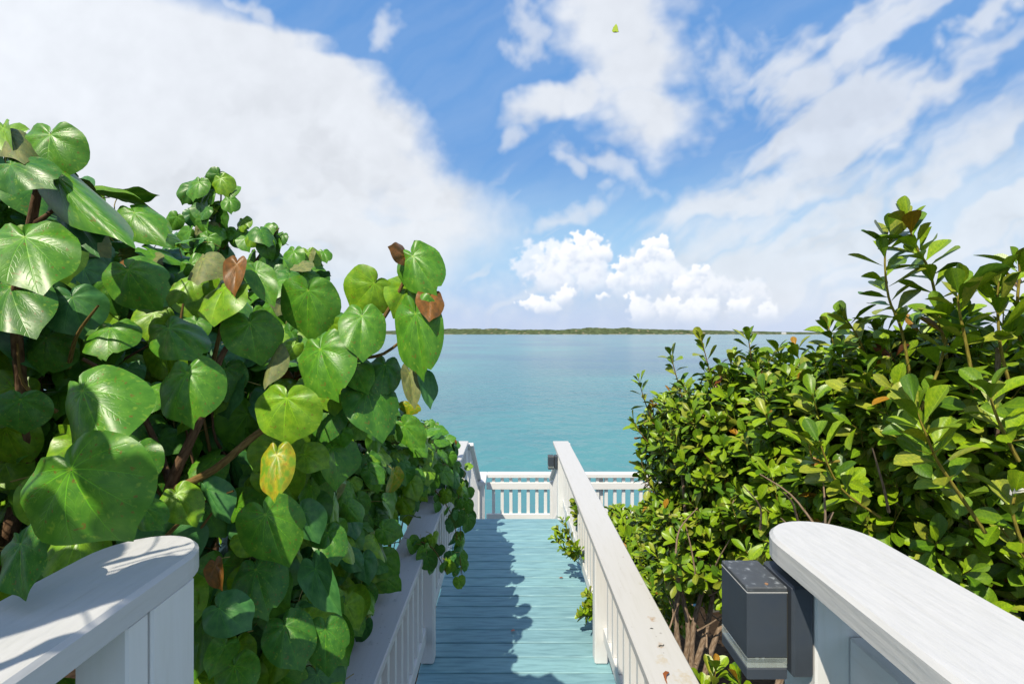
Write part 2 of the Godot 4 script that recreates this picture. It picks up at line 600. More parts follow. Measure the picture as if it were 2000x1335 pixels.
# leaves: [transform, variant, tone, bonus]; the ones that show largest become parts, the rest one mass
func hang_leaves(plant: Node3D, leaves: Array, meshes: Array, mats: Array, tones: Array, hero_count: int) -> void:
	var scored := []
	for k in leaves.size():
		var l: Array = leaves[k]
		var xf: Transform3D = l[0]
		var s := seen(xf.origin + xf.basis.y * 0.5)
		var size := xf.basis.y.length() / maxf(s.z, 0.2) * F
		if xf.origin.z > -0.25 or s.x < -120 or s.x > 2120 or s.y > 1440 or s.y < -100:
			size = 0.0
		scored.append([size * l[3], k])
	scored.sort_custom(func(a, b): return a[0] > b[0])
	var rest := []
	for i in scored.size():
		var l: Array = leaves[scored[i][1]]
		if i < hero_count and scored[i][0] > 12.0:
			var mesh: ArrayMesh = meshes[l[1] % meshes.size()]
			var o := part(plant, "leaf", mesh, null, l[0])
			o.set_surface_override_material(0, mats[l[2]])
		else:
			rest.append(l)
	if rest.is_empty():
		return
	var mm := MultiMesh.new()
	mm.transform_format = MultiMesh.TRANSFORM_3D
	mm.use_colors = true
	mm.mesh = meshes[2]
	mm.instance_count = rest.size()
	for i in rest.size():
		mm.set_instance_transform(i, rest[i][0])
		var t: Vector3 = tones[rest[i][2]] * rnd(0.85, 1.15)
		mm.set_instance_color(i, Color(t.x, t.y, t.z))
	var node := MultiMeshInstance3D.new()
	node.name = "foliage"
	node.multimesh = mm
	node.set_meta("kind", "stuff")
	plant.add_child(node)

func pick(weights: Array) -> int:
	var total := 0.0
	for w in weights:
		total += w
	var x := rnd(0, total)
	for k in weights.size():
		x -= weights[k]
		if x <= 0.0:
			return k
	return 0

# broad leaves through an ellipsoid: outer ones face out and up, tips hanging
func broad_blob(out: Array, c: Vector3, r: Vector3, count: int, size: float, inner := 0.4, keep = null) -> void:
	for k in count:
		var u := rvec()
		while u.length() > 1.0 or u.length() < 0.05:
			u = rvec()
		u = u.normalized()
		var depth := 1.0 - pow(rng.randf(), 1.7) * (1.0 - inner)
		var p := c + u * r * depth
		var o := (u / r).normalized()
		var facing := (o * 0.75 - SUN_DIR.normalized() * 0.55 + Vector3(0.1, 0.1, 0.35) + rvec() * 0.8).normalized()
		var tip := (Vector3(0, -0.9, 0) + o * 0.55 + rvec() * 0.55)
		tip = (tip - facing * tip.dot(facing)).normalized()
		var s := size * rnd(0.6, 1.2)
		var xf := leaf_xf(p, tip, facing, s * rnd(0.85, 1.05), s * rnd(0.8, 1.0))
		if keep != null and not keep.call(p, p + tip * s):
			continue
		out.append([xf, rng.randi() % 9, pick([5, 1.8, 3.2, 1.5, 0.06, 0.12, 0.6]), 1.0 if depth > 0.85 else 0.5])

# a leaf told by where it is joined and where its tip is in the view, at distance d (tip nearer by dd)
func broad_leaf(out: Array, b: Vector2, t: Vector2, wide: float, d: float, tone: int, kind := -1, side := 0.0, up := 0.45, dd := 0.03) -> Vector3:
	var p := at(b.x, b.y, d)
	var q := at(t.x, t.y, d - dd)
	var l := (q - p).length()
	var xf := leaf_xf(p, q - p, Vector3(side, up, 1.0), l * 0.95, wide / F * d / 1.2 * 0.94)
	out.append([xf, kind if kind >= 0 else rng.randi() % 9, tone, 20.0])
	return p

# an upright shoot with leaves set round it, crowded towards its tip
func shoot(out: Array, st: SurfaceTool, path: Array, leaf: float, count: int, thick: float, bonus: float, tones: Array, from := 0.15) -> void:
	var pts := smooth_path(path, 4)
	tube(st, pts, taper(pts.size(), thick, thick * 0.45), 5)
	var turn := rnd(0, TAU)
	for k in count:
		var t := lerpf(from, 1.0, pow(float(k + 0.5) / count, 0.75))
		var f := t * (pts.size() - 1)
		var i := mini(int(f), pts.size() - 2)
		var p: Vector3 = pts[i].lerp(pts[i + 1], f - i)
		var axis: Vector3 = (pts[i + 1] - pts[i]).normalized()
		turn += 2.4 + rnd(-0.4, 0.4)
		var a := axis.cross(Vector3(0.3, 0.1, 0.9)).normalized()
		var radial := (a * cos(turn) + a.cross(axis) * sin(turn)).normalized()
		var open := lerpf(1.35, 0.45, t * t) + rnd(-0.25, 0.25)
		var tip := axis * cos(open) + radial * sin(open) + rvec() * 0.12
		var facing := axis * sin(open) - radial * cos(open) + rvec() * 0.25
		var s := leaf * (rnd(0.7, 1.15)) * (1.0 if t < 0.9 else rnd(0.5, 0.85))
		out.append([leaf_xf(p + radial * thick, tip, facing, s, s * rnd(0.85, 1.1)), rng.randi() % 7, pick(tones), bonus])

func oval_blob(out: Array, st: SurfaceTool, c: Vector3, r: Vector3, count: int, leaf: float, tones: Array, inner := 0.35, keep = null) -> void:
	for k in count:
		var u := rvec()
		while u.length() > 1.0 or u.length() < 0.05:
			u = rvec()
		u = u.normalized()
		if u.y < -0.4 and rng.randf() < 0.6:
			u.y = -u.y
		var depth := 1.0 - pow(rng.randf(), 1.5) * (1.0 - inner)
		var tip := c + u * r * depth
		var dir := ((u / r).normalized() * 0.8 + Vector3(-0.05, 0.75, 0.15) + rvec() * 0.45).normalized()
		var l := leaf * rnd(1.8, 3.2)
		var foot := tip - dir * l
		if keep != null and not keep.call(tip, foot):
			continue
		shoot(out, st, [foot, foot.lerp(tip, 0.5) + rvec() * l * 0.06, tip], leaf, 9 + rng.randi() % 7, leaf * 0.035, 1.0 if depth > 0.8 else 0.45, tones)

# ------------------------------------------------------------------ the sky
func sm(a: float, b: float, x: float) -> float:
	var t := clampf((x - a) / (b - a), 0.0, 1.0)
	return t * t * (3.0 - 2.0 * t)

func curve(tab: Array, x: float) -> float:
	if x <= tab[0][0]:
		return tab[0][1]
	for i in tab.size() - 1:
		if x <= tab[i + 1][0]:
			return lerpf(tab[i][1], tab[i + 1][1], (x - tab[i][0]) / (tab[i + 1][0] - tab[i][0]))
	return tab[-1][1]

func blob2(x: float, y: float, cx: float, cy: float, rx: float, ry: float, tilt: float) -> float:
	var dx := x - cx
	var dy := y - cy
	var c := cos(tilt)
	var s := sin(tilt)
	var u := (dx * c + dy * s) / rx
	var v := (dy * c - dx * s) / ry
	return 1.0 - sqrt(u * u + v * v)

var n_warp: FastNoiseLite
var n_big: FastNoiseLite
var n_fine: FastNoiseLite
var n_puff: FastNoiseLite
const BANK := [[-200, 300], [0, 400], [40, 520], [70, 640], [100, 650], [120, 745], [180, 790], [240, 835], [290, 860], [340, 905], [400, 985], [450, 1010], [520, 930], [580, 860], [640, 800]]
# heaps of the cumulus over the far shore: x, y, radius, whiteness; back ones first
const HEAPS := [[1050, 520, 46, 0.55], [1092, 505, 38, 0.7], [1130, 520, 50, 0.75], [1160, 540, 45, 0.6], [1080, 545, 42, 0.6], [1240, 545, 55, 0.6], [1290, 545, 52, 0.65], [1350, 560, 45, 0.6], [1400, 580, 40, 0.55], [1460, 590, 40, 0.5], [1145, 480, 30, 1.0], [1155, 462, 16, 1.0], [1130, 500, 30, 0.95], [1168, 495, 28, 0.9], [1216, 512, 18, 1.0], [1205, 535, 20, 1.0], [1268, 495, 24, 1.0], [1288, 480, 20, 1.0], [1300, 500, 20, 0.95], [1250, 510, 18, 0.95], [1110, 565, 18, 0.9], [1095, 580, 22, 0.85], [1042, 595, 22, 0.95], [1065, 600, 26, 0.8], [1178, 570, 14, 0.95], [1235, 592, 15, 0.95], [1360, 533, 20, 0.9], [1375, 530, 12, 1.0], [1330, 560, 24, 0.85], [1320, 598, 18, 0.95], [1350, 600, 16, 0.85], [1380, 605, 20, 0.85], [1440, 605, 20, 0.8], [1250, 612, 36, 0.7], [1310, 618, 36, 0.7], [1370, 620, 40, 0.65], [1500, 612, 22, 0.7]]

func sky_at(dir: Vector3) -> Color:
	var el := rad_to_deg(asin(clampf(dir.y, -1, 1)))
	# clear air by height
	var top := Vector3(0.060, 0.215, 0.57)
	var mid := Vector3(0.120, 0.315, 0.67)
	var low := Vector3(0.33, 0.57, 0.83)
	var rim := Vector3(0.49, 0.59, 0.79)
	var c: Vector3
	if el > 22.0:
		c = mid.lerp(top, sm(22, 55, el))
	elif el > 9.0:
		c = low.lerp(mid, sm(9, 22, el))
	else:
		c = rim.lerp(low, sm(0.5, 9, el))
	# thin veils and scattered clouds everywhere
	var flat := dir / maxf(dir.y + 0.12, 0.05)
	var q := Vector2(flat.x, flat.z)
	var wx := n_warp.get_noise_2d(q.x * 60.0, q.y * 60.0)
	var wy := n_warp.get_noise_2d(q.x * 60.0 + 500.0, q.y * 60.0)
	var gen := n_big.get_noise_2d(q.x * 55.0 + wx * 30.0, q.y * 55.0 + wy * 30.0)
	var general := sm(-0.28, 0.36, gen) * 0.88
	var amount := general
	var white := 0.84 + 0.08 * n_fine.get_noise_2d(q.x * 90.0, q.y * 90.0)
	if dir.z < -0.25:
		var x := 996.0 - dir.x / dir.z * F
		var y := 651.0 + dir.y / dir.z * F
		var edge := sm(-420, -60, x) * sm(2420, 2060, x) * sm(-380, -60, y)
		if edge > 0.0:
			var a := n_warp.get_noise_2d(x * 0.55, y * 0.55)
			var b := n_warp.get_noise_2d(x * 0.55 + 900.0, y * 0.55)
			var f1 := n_fine.get_noise_2d(x, y)
			var f2 := n_puff.get_noise_2d(x, y)
			var X := x + a * 46.0
			var Y := y + b * 46.0
			var d := 0.0
			# the great bank on the left
			var reach := curve(BANK, y) + f2 * 34.0 + f1 * 20.0 + a * 26.0
			var soft := 55.0 + 90.0 * sm(300, 520, y) + 70.0 * sm(70, 0, y)
			var bank := sm(-soft, soft, reach - x) * (0.93 - 0.25 * sm(430, 620, y))
			bank *= 1.0 - 0.22 * sm(0.1, 0.6, n_big.get_noise_2d(x * 0.35, y * 0.6 + 70.0)) * sm(300, 480, y)
			d = bank
			var fib0 := n_warp.get_noise_2d(x * 0.5 - y * 0.9, y * 1.6 + x * 0.6)
			# the ragged cloud in the middle, with its tail to the left
			var m := maxf(blob2(X, Y, 1205, 40, 115, 110, 0.2), blob2(X, Y, 1235, 130, 105, 105, 0.0))
			m = maxf(m, blob2(X, Y, 1275, 220, 105, 70, 0.5))
			m = maxf(m, blob2(X, Y, 1110, 195, 130, 30, -0.32))
			m = maxf(m, blob2(X, Y, 1180, 0, 90, 60, 0.0))
			d = maxf(d, sm(-0.6, 0.55, m + f1 * 0.14 + f2 * 0.12 + fib0 * 0.2) * 0.9)
			# streaks and veils on the right
			var streak := n_big.get_noise_2d((x * 0.82 - y * 0.57) * 0.10 + a * 8.0, (x * 0.57 + y * 0.82) * 0.62 + b * 24.0)
			var fib := n_fine.get_noise_2d((x * 0.82 - y * 0.57) * 0.16 + b * 14.0, (x * 0.57 + y * 0.82) * 1.1 + a * 26.0)
			var r1 := blob2(X, Y, 1580, 165, 130, 75, -0.25)
			r1 = maxf(r1, blob2(X, Y, 1650, 260, 230, 90, -0.6))
			r1 = maxf(r1, blob2(X, Y, 1700, 90, 170, 60, -0.7))
			d = maxf(d, sm(-0.35, 0.6, r1 + fib * 0.55 + streak * 0.45) * 0.78)
			var s1 := blob2(X, Y, 1770, 215, 240, 26, -0.62)
			s1 = maxf(s1, blob2(X, Y, 1480, 385, 230, 34, -0.22))
			d = maxf(d, sm(-0.7, 0.7, s1 + fib * 0.5) * 0.82)
			d = maxf(d, sm(-0.5, 0.6, blob2(X, Y, 1930, 35, 80, 30, -0.6) + f1 * 0.7) * 0.72)
			var line := y - (560.0 - (x - 1050.0) * 0.36)
			d = maxf(d, sm(-150, 120, line + streak * 120.0 + fib * 70.0) * sm(980, 1400, x) * (0.80 - 0.25 * sm(0.05, -0.4, streak)))
			# wisps between
			var w := maxf(blob2(X, Y, 1040, 40, 40, 70, 0.2), blob2(X, Y, 985, 280, 24, 40, 0.1))
			w = maxf(w, blob2(X, Y, 1112, 312, 20, 24, 0.0))
			w = maxf(w, blob2(X, Y, 1110, 420, 90, 24, -0.5))
			w = maxf(w, blob2(X, Y, 1200, 320, 110, 30, 0.45))
			w = maxf(w, blob2(X, Y, 480, 30, 60, 20, 0.8))
			w = maxf(w, blob2(X, Y, 770, 60, 30, 40, 0.2))
			w = maxf(w, blob2(X, Y, 1420, 130, 60, 60, 0.2) * 0.6)
			d = maxf(d, sm(-0.6, 0.9, w + f1 * 0.7) * 0.62)
			d = maxf(d, sm(0.0, 0.75, streak + 0.35 * fib) * 0.6 * sm(250, 420, y))
			# haze of low cloud towards the sea
			d = maxf(d, 0.07 + 0.06 * fib)
			d = maxf(d, 0.34 * sm(470, 570, y) * (0.7 + f1 * 0.8))
			d *= 1.0 - 0.55 * sm(585, 645, y)
			var wh := 0.81 + 0.03 * f1 + 0.04 * a
			wh += 0.07 * sm(650, 0, x) * sm(420, 120, y) + 0.06 * sm(0.05, 0.5, f2) * bank
			wh -= 0.07 * sm(-0.05, 0.5, n_big.get_noise_2d(x * 0.22 + 300.0 + a * 20.0, y * 0.40 + b * 20.0)) * sm(60, 300, y)
			amount = lerpf(general, d, edge)
			white = lerpf(white, wh, edge)
			c = c.lerp(Vector3(white * 0.945, white * 0.975, white * 1.02), clampf(amount, 0, 1))
			# cumulus heaps, each lit from above and grey-blue below
			if y > 430.0 and x > 960.0 and x < 1580.0:
				var g1 := n_fine.get_noise_2d(x * 2.4 + 50.0, y * 2.4)
				var g2 := n_fine.get_noise_2d(x * 2.4 + 350.0, y * 2.4)
				for h in HEAPS:
					var hx: float = x + a * 22.0 + g1 * 16.0
					var hy: float = y + b * 22.0 + g2 * 16.0
					var u: float = (hx - h[0]) / h[2]
					var v: float = (hy - h[1]) / h[2]
					if u * u + v * v > 3.2:
						continue
					var rr := sqrt(u * u + (v * v if v < 0.0 else v * v * 0.75)) - f2 * 0.2 - g1 * 0.25
					var hard: float = 0.10 + 0.25 * (1.0 - h[3])
					var cov: float = sm(1.0 + hard, 1.0 - hard, rr) * (1.0 - 0.85 * sm(0.0, 0.9, v)) * (0.5 + 0.48 * h[3]) * (1.0 - 0.7 * sm(600, 640, y))
					var lit := clampf(0.5 - v * 0.5 - u * 0.15 + g2 * 0.5, 0, 1)
					var shade := Vector3(0.58, 0.66, 0.80).lerp(Vector3(0.97, 0.975, 0.99), sm(0.0, 0.8, lit) * (0.35 + 0.65 * h[3]))
					c = c.lerp(shade, clampf(cov, 0, 1))
			return Color(c.x, c.y, c.z) * 0.93
	c = c.lerp(Vector3(white * 0.945, white * 0.975, white * 1.02), clampf(amount, 0, 1))
	return Color(c.x, c.y, c.z) * 0.93

func make_sky() -> Sky:
	n_warp = noise(FastNoiseLite.TYPE_SIMPLEX_SMOOTH, 0.011, 4, 71)
	n_big = noise(FastNoiseLite.TYPE_SIMPLEX_SMOOTH, 0.016, 5, 83)
	n_fine = noise(FastNoiseLite.TYPE_SIMPLEX_SMOOTH, 0.016, 5, 97)
	n_puff = noise(FastNoiseLite.TYPE_CELLULAR, 0.022, 3, 103)
	n_puff.cellular_return_type = FastNoiseLite.RETURN_DISTANCE
	var w := 3072
	var h := 1536
	var img := sky_patch(0, 0, 768, 192, 768, 384)
	img.resize(w, h / 2, Image.INTERPOLATE_CUBIC)
	var full := Image.create(w, h, false, Image.FORMAT_RGBF)
	full.fill(Color(0.22, 0.38, 0.46))
	full.blit_rect(img, Rect2i(0, 0, w, h / 2), Vector2i.ZERO)
	# finer where the clouds show detail
	var x0 := 1060
	var y0 := 430
	var x1 := 2020
	full.blit_rect(sky_patch(x0, y0, x1 - x0, h / 2 - y0, w, h), Rect2i(0, 0, x1 - x0, h / 2 - y0), Vector2i(x0, y0))
	var mat := PanoramaSkyMaterial.new()
	# the panorama's seam lies ahead (-z), its middle behind
	var turned := Image.create(w, h, false, Image.FORMAT_RGBF)
	turned.blit_rect(full, Rect2i(w / 2, 0, w / 2, h), Vector2i.ZERO)
	turned.blit_rect(full, Rect2i(0, 0, w / 2, h), Vector2i(w / 2, 0))
	mat.panorama = ImageTexture.create_from_image(turned)
	var s := Sky.new()
	s.sky_material = mat
	return s

func sky_patch(x0: int, y0: int, cw: int, ch: int, w: int, h: int) -> Image:
	var data := PackedFloat32Array()
	data.resize(cw * ch * 3)
	var k := 0
	for y in ch:
		var el := PI * 0.5 - (y0 + y + 0.5) / h * PI
		for x in cw:
			var az := ((x0 + x + 0.5) / w - 0.5) * TAU
			var c := sky_at(Vector3(sin(az) * cos(el), sin(el), -cos(az) * cos(el)))
			data[k] = c.r
			data[k + 1] = c.g
			data[k + 2] = c.b
			k += 3
	return Image.create_from_data(cw, ch, false, Image.FORMAT_RGBF, data.to_byte_array())

# ------------------------------------------------------------------ ground, sea, far shore
func ground_y(x: float, z: float) -> float:
	var d := -z
	var y := curve([[-60, 1.2], [-6, 0.6], [0, 0.15], [2, -0.15], [4, -0.7], [6, -1.5], [8, -2.5], [10, -3.6], [14, -5.0]], d)
	return y + 0.12 * sin(x * 1.3 + z * 0.7) + 0.06 * sin(x * 3.1 - z * 2.3)

func sheet(xs: Array, zs: Array, height: Callable, color = null) -> ArrayMesh:
	var st := surface()
	st.set_smooth_group(0)
	for z in zs:
		for x in xs:
			if color != null:
				st.set_color(color.call(x, z))
			st.set_uv(Vector2(x, z) / 14.0)
			st.set_uv2(Vector2(x / 190.0, z / 120.0))
			st.add_vertex(Vector3(x, height.call(x, z), z))
	for j in zs.size() - 1:
		for i in xs.size() - 1:
			var o := j * xs.size() + i
			for k in [o, o + 1, o + xs.size() + 1, o, o + xs.size() + 1, o + xs.size()]:
				st.add_index(k)
	st.generate_normals()
	st.generate_tangents()
	return st.commit()

func spread(a: float, b: float, n: int) -> Array:
	var out := []
	for i in n + 1:
		out.append(lerpf(a, b, float(i) / n))
	return out

const SHORE := [[-4000, 2], [-1600, 8], [-700, 14], [-345, 25], [-115, 25], [10, 22], [150, 21], [265, 21], [380, 26], [430, 31], [500, 28], [560, 26], [600, 29], [660, 28], [760, 22], [860, 22], [980, 19], [1180, 16], [1400, 12], [1640, 9], [2100, 7], [2600, 3], [4200, 1]]

func build_far() -> void:
	var sea := part(self, "sea", sheet([-14000.0, -3000.0, -600.0, -100.0, 0.0, 100.0, 600.0, 3000.0, 14000.0], [-14000.0, -5000.0, -1500.0, -400.0, -100.0, -30.0, 0.0, 60.0], func(_x, _z): return SEA), M.sea)
	sea.set_meta("kind", "structure")
	sea.set_meta("label", "calm turquoise bay reaching to the far shore")
	var g := part(self, "ground", sheet(spread(-60, 60, 90), spread(-16, 60, 76), ground_y), M.soil)
	g.set_meta("kind", "structure")
	g.set_meta("label", "dark soil bank under the shrubs")
	var n := noise(FastNoiseLite.TYPE_SIMPLEX_SMOOTH, 0.01, 4, 8)
	var h := func(x: float, z: float) -> float:
		var across := clampf((-z - 2290.0) / 420.0, 0.0, 1.0)
		var rise := sm(0.0, 0.45, across) * sm(1.0, 0.6, across) * 1.02
		var bulge := 1.0 + 0.20 * n.get_noise_2d(x, z) + 0.08 * n.get_noise_2d(x * 4.0, z * 4.0)
		return SEA - 0.6 + 1.7 * sm(0.0, 0.03, across) + curve(SHORE, x) * 1.12 * rise * bulge
	var col := func(x: float, z: float) -> Color:
		var across := (-z - 2290.0) / 420.0
		if across < 0.035:
			return Color(0.36, 0.32, 0.24) if n.get_noise_2d(x * 2.0, 40.0) > 0.05 else Color(0.10, 0.10, 0.065)
		var a := n.get_noise_2d(x * 3.0, z * 3.0)
		var b := n.get_noise_2d(x * 9.0 + 70.0, z * 9.0)
		var v := Vector3(0.078, 0.102, 0.050) * (1.0 + 0.6 * a + 0.5 * b)
		if a + b > 0.62:
			v = Vector3(0.24, 0.2, 0.13)
		return Color(v.x, v.y, v.z)
	var isle := part(self, "far_shore", sheet(spread(-4200, 4200, 900), [-2290.0, -2294.0, -2300.0, -2310.0, -2325.0, -2345.0, -2370.0, -2400.0, -2430.0, -2460.0, -2490.0, -2530.0, -2580.0, -2640.0, -2710.0], h, col), M.scrub)
	isle.set_meta("kind", "structure")
	isle.set_meta("label", "long low green shore across the bay")
	# the small white house on it
	var p := at(1531, 651, 2330)
	p.y = h.call(p.x, p.z) - 0.5
	var house := thing("white_house", "tiny white house low on the far green shore", "house", p)
	board(house, "wall", Vector3(-10, 0, -5), Vector3(10, 6, 5), M.house_white, 0.1)
	var st := surface()
	var a := [Vector3(-11, 6, 6), Vector3(11, 6, 6), Vector3(9, 9, 0), Vector3(-9, 9, 0)]
	var zz := [Vector2.ZERO, Vector2.RIGHT, Vector2.ONE, Vector2.DOWN]
	face(st, a, Vector3(0, 1, 0.5), zz)
	face(st, a.map(func(v): return v * Vector3(1, 1, -1)), Vector3(0, 1, -0.5), zz)
	for s in [-1.0, 1.0]:
		face(st, [Vector3(s * 11, 6, 6), Vector3(s * 11, 6, -6), Vector3(s * 9, 9, 0)], Vector3(s, 0.6, 0), zz)
	part(house, "roof", st.commit(), M.house_roof)
	for k in 4:
		board(house, "window", Vector3(-8 + k * 4.5, 1.5, 5.02), Vector3(-6 + k * 4.5, 4, 5.12), M.lamp, 0.02)

# ------------------------------------------------------------------ decks
func planks(deck: Node3D, x0: float, x1: float, y: float, d0: float, d1: float, pitch := 0.145) -> void:
	var d := d0
	while d + pitch * 0.6 < d1:
		var e := minf(d + pitch - 0.008, d1)
		var p := board(deck, "plank", Vector3(x0 + rnd(-0.006, 0.006), y - 0.032, -e), Vector3(x1 + rnd(-0.006, 0.006), y + rnd(-0.0015, 0.0015), -d), M.deck[rng.randi() % 6], 0.005)
		p.rotation.z = rnd(-0.0012, 0.0012)
		d += pitch

func build_decks() -> void:
	var deck := setting("walkway", "blue painted plank walkway between the white railings")
	planks(deck, -0.59, 0.662, 0.0, 1.66, 5.45)
	for x in [-0.50, 0.03, 0.57]:
		board(deck, "joist", Vector3(x - 0.019, -0.22, -5.40), Vector3(x + 0.019, -0.034, -1.70), M.joist)
	for d in [1.9, 3.6, 5.2]:
		for x in [-0.48, 0.55]:
			board(deck, "pile", Vector3(x - 0.06, -3.2, -d - 0.06), Vector3(x + 0.06, -0.222, -d + 0.06), M.joist)
	var top := setting("upper_landing", "blue painted landing at the head of the walkway")
	planks(top, -0.66, 0.68, 0.82, -2.4, 0.95)
	for x in [-0.55, 0.55]:
		board(top, "joist", Vector3(x - 0.019, 0.60, -0.93), Vector3(x + 0.019, 0.786, 2.4), M.joist)
	var steps := setting("upper_steps", "blue steps from the landing down to the walkway")
	for k in 3:
		var y := 0.615 - k * 0.205
		planks(steps, -0.58, 0.65, y, 0.96 + k * 0.24, 0.96 + (k + 1) * 0.24 + 0.01, 0.12)
		board(steps, "riser", Vector3(-0.57, y - 0.17, -(0.955 + (k + 1) * 0.24)), Vector3(0.64, y - 0.034, -(0.935 + (k + 1) * 0.24)), M.deck[2])
	var stair := setting("lower_steps", "blue steps down from the walkway to the waterside landing")
	for k in 5:
		var y := -0.158 * (k + 1)
		planks(stair, -0.49, 0.55, y, 5.46 + k * 0.27, 5.46 + (k + 1) * 0.27 + 0.01, 0.138)
	for x in [-0.47, 0.53]:
		var m := board_mesh(Vector3(0.038, 0.22, 1.75), 0.004, Vector2.ZERO)
		part(stair, "stringer", m, M.white, Transform3D(Basis(Vector3.RIGHT, -0.53), Vector3(x, -0.62, -6.12)))
	var low := setting("waterside_landing", "blue landing above the water at the foot of the steps")
	planks(low, -0.52, 3.4, -0.95, 6.82, 7.55)
	for x in [-0.4, 1.4, 3.2]:
		board(low, "pile", Vector3(x - 0.07, -5.5, -7.3), Vector3(x + 0.07, -0.984, -7.16), M.joist)

# ------------------------------------------------------------------ railings
func balusters(r: Node3D, x: float, y0: float, y1: float, d0: float, d1: float, pitch: float, w := 0.036) -> void:
	var n := int(round((d1 - d0) / pitch))
	for k in range(1, n):
		var d := lerpf(d0, d1, float(k) / n)
		board(r, "baluster", Vector3(x - w / 2, y0, -d - w / 2), Vector3(x + w / 2, y1, -d + w / 2), M.white, 0.002)

func stain_texture(w: int, h: int, marks: Array, seed: int, specks: int) -> ImageTexture:
	var img := Image.create(w, h, false, Image.FORMAT_RGBA8)
	img.fill(Color(0.5, 0.4, 0.25, 0.0))
	var n := noise(FastNoiseLite.TYPE_SIMPLEX_SMOOTH, 0.07, 4, seed)
	for m in marks:                    # x, y, radius, colour
		var r: float = m[2]
		for y in range(int(m[1] - r * 2), int(m[1] + r * 2) + 1):
			for x in range(int(m[0] - r * 2), int(m[0] + r * 2) + 1):
				if x < 0 or y < 0 or x >= w or y >= h:
					continue
				var q := Vector2((x - m[0]) / r, (y - m[1]) / r)
				var v := q.length() + n.get_noise_2d(x, y) * 0.9
				var c: Color = m[3]
				var al := c.a * sm(1.1, 0.2, v) * (0.7 + 0.6 * n.get_noise_2d(x * 3.0, y * 3.0))
				if al > img.get_pixel(x, y).a:
					img.set_pixel(x, y, Color(c.r, c.g, c.b, clampf(al, 0, 1)))
	var r := RandomNumberGenerator.new()
	r.seed = seed
	for k in specks:
		var x := r.randi_range(2, w - 3)
		var y := r.randi_range(2, h - 3)
		var c := Color(0.2, 0.2, 0.19, r.randf_range(0.25, 0.75))
		img.set_pixel(x, y, c)
		if r.randf() < 0.35:
			img.set_pixel(x + 1, y, c)
			img.set_pixel(x, y + 1, c)
	return ImageTexture.create_from_image(img)

# a handrail cap with its own stains laid over the paint through the second uv
func cap(r: Node3D, x0: float, x1: float, y: float, d0: float, d1: float, stains: ImageTexture) -> void:
	var o := board(r, "cap", Vector3(x0, y - 0.038, -d1), Vector3(x1, y, -d0), M.white, 0.005)
	var arrays := (o.mesh as ArrayMesh).surface_get_arrays(0)
	var uv2 := PackedVector2Array()
	for v in arrays[Mesh.ARRAY_VERTEX]:
		uv2.append(Vector2(0.5 - v.z / (d1 - d0), 0.5 + v.x / (x1 - x0)))
	arrays[Mesh.ARRAY_TEX_UV2] = uv2
	var m := ArrayMesh.new()
	m.add_surface_from_arrays(Mesh.PRIMITIVE_TRIANGLES, arrays)
	o.mesh = m
	var mat: StandardMaterial3D = M.white.duplicate()
	mat.albedo_color = lin(0.53, 0.525, 0.515)
	mat.detail_enabled = true
	mat.detail_uv_layer = BaseMaterial3D.DETAIL_UV_2
	mat.detail_albedo = stains
	o.set_surface_override_material(0, mat)

func round_cap(r: Node3D, x0: float, x1: float, y: float, d0: float, d1: float) -> void:
	var rad := (x1 - x0) * 0.5
	var pts := PackedVector2Array([Vector2(x0, -d0), Vector2(x0, -(d1 - rad))])
	for k in range(1, 16):
		var w := PI * k / 16.0
		pts.append(Vector2((x0 + x1) * 0.5 - cos(w) * rad, -(d1 - rad) - sin(w) * rad))
	pts.append(Vector2(x1, -(d1 - rad)))
	pts.append(Vector2(x1, -d0))
	part(r, "cap", outline_plank(pts, y - 0.038, y, 0.006), M.weathered)

func post(r: Node3D, x0: float, d0: float, y0: float, y1: float, s := 0.089) -> void:
	board(r, "post", Vector3(x0, y0, -d0 - s), Vector3(x0 + s, y1, -d0), M.white, 0.009)

func walk_rail(cx: float, px: float, bx: float, label: String, stains: ImageTexture) -> void:
	var o := thing("railing", label, "railing")
	cap(o, cx - 0.092, cx + 0.092, 0.905, 1.02, 5.47, stains)
	for d in [1.06, 3.03, 5.36]:
		post(o, px, d, 0.003, 0.866)
	for s in [[1.15, 3.028], [3.121, 5.358]]:
		board(o, "bottom_rail", Vector3(bx - 0.019, 0.16, -s[1]), Vector3(bx + 0.019, 0.25, -s[0]), M.white, 0.004)
		balusters(o, bx, 0.251, 0.866, s[0], s[1], 0.13)

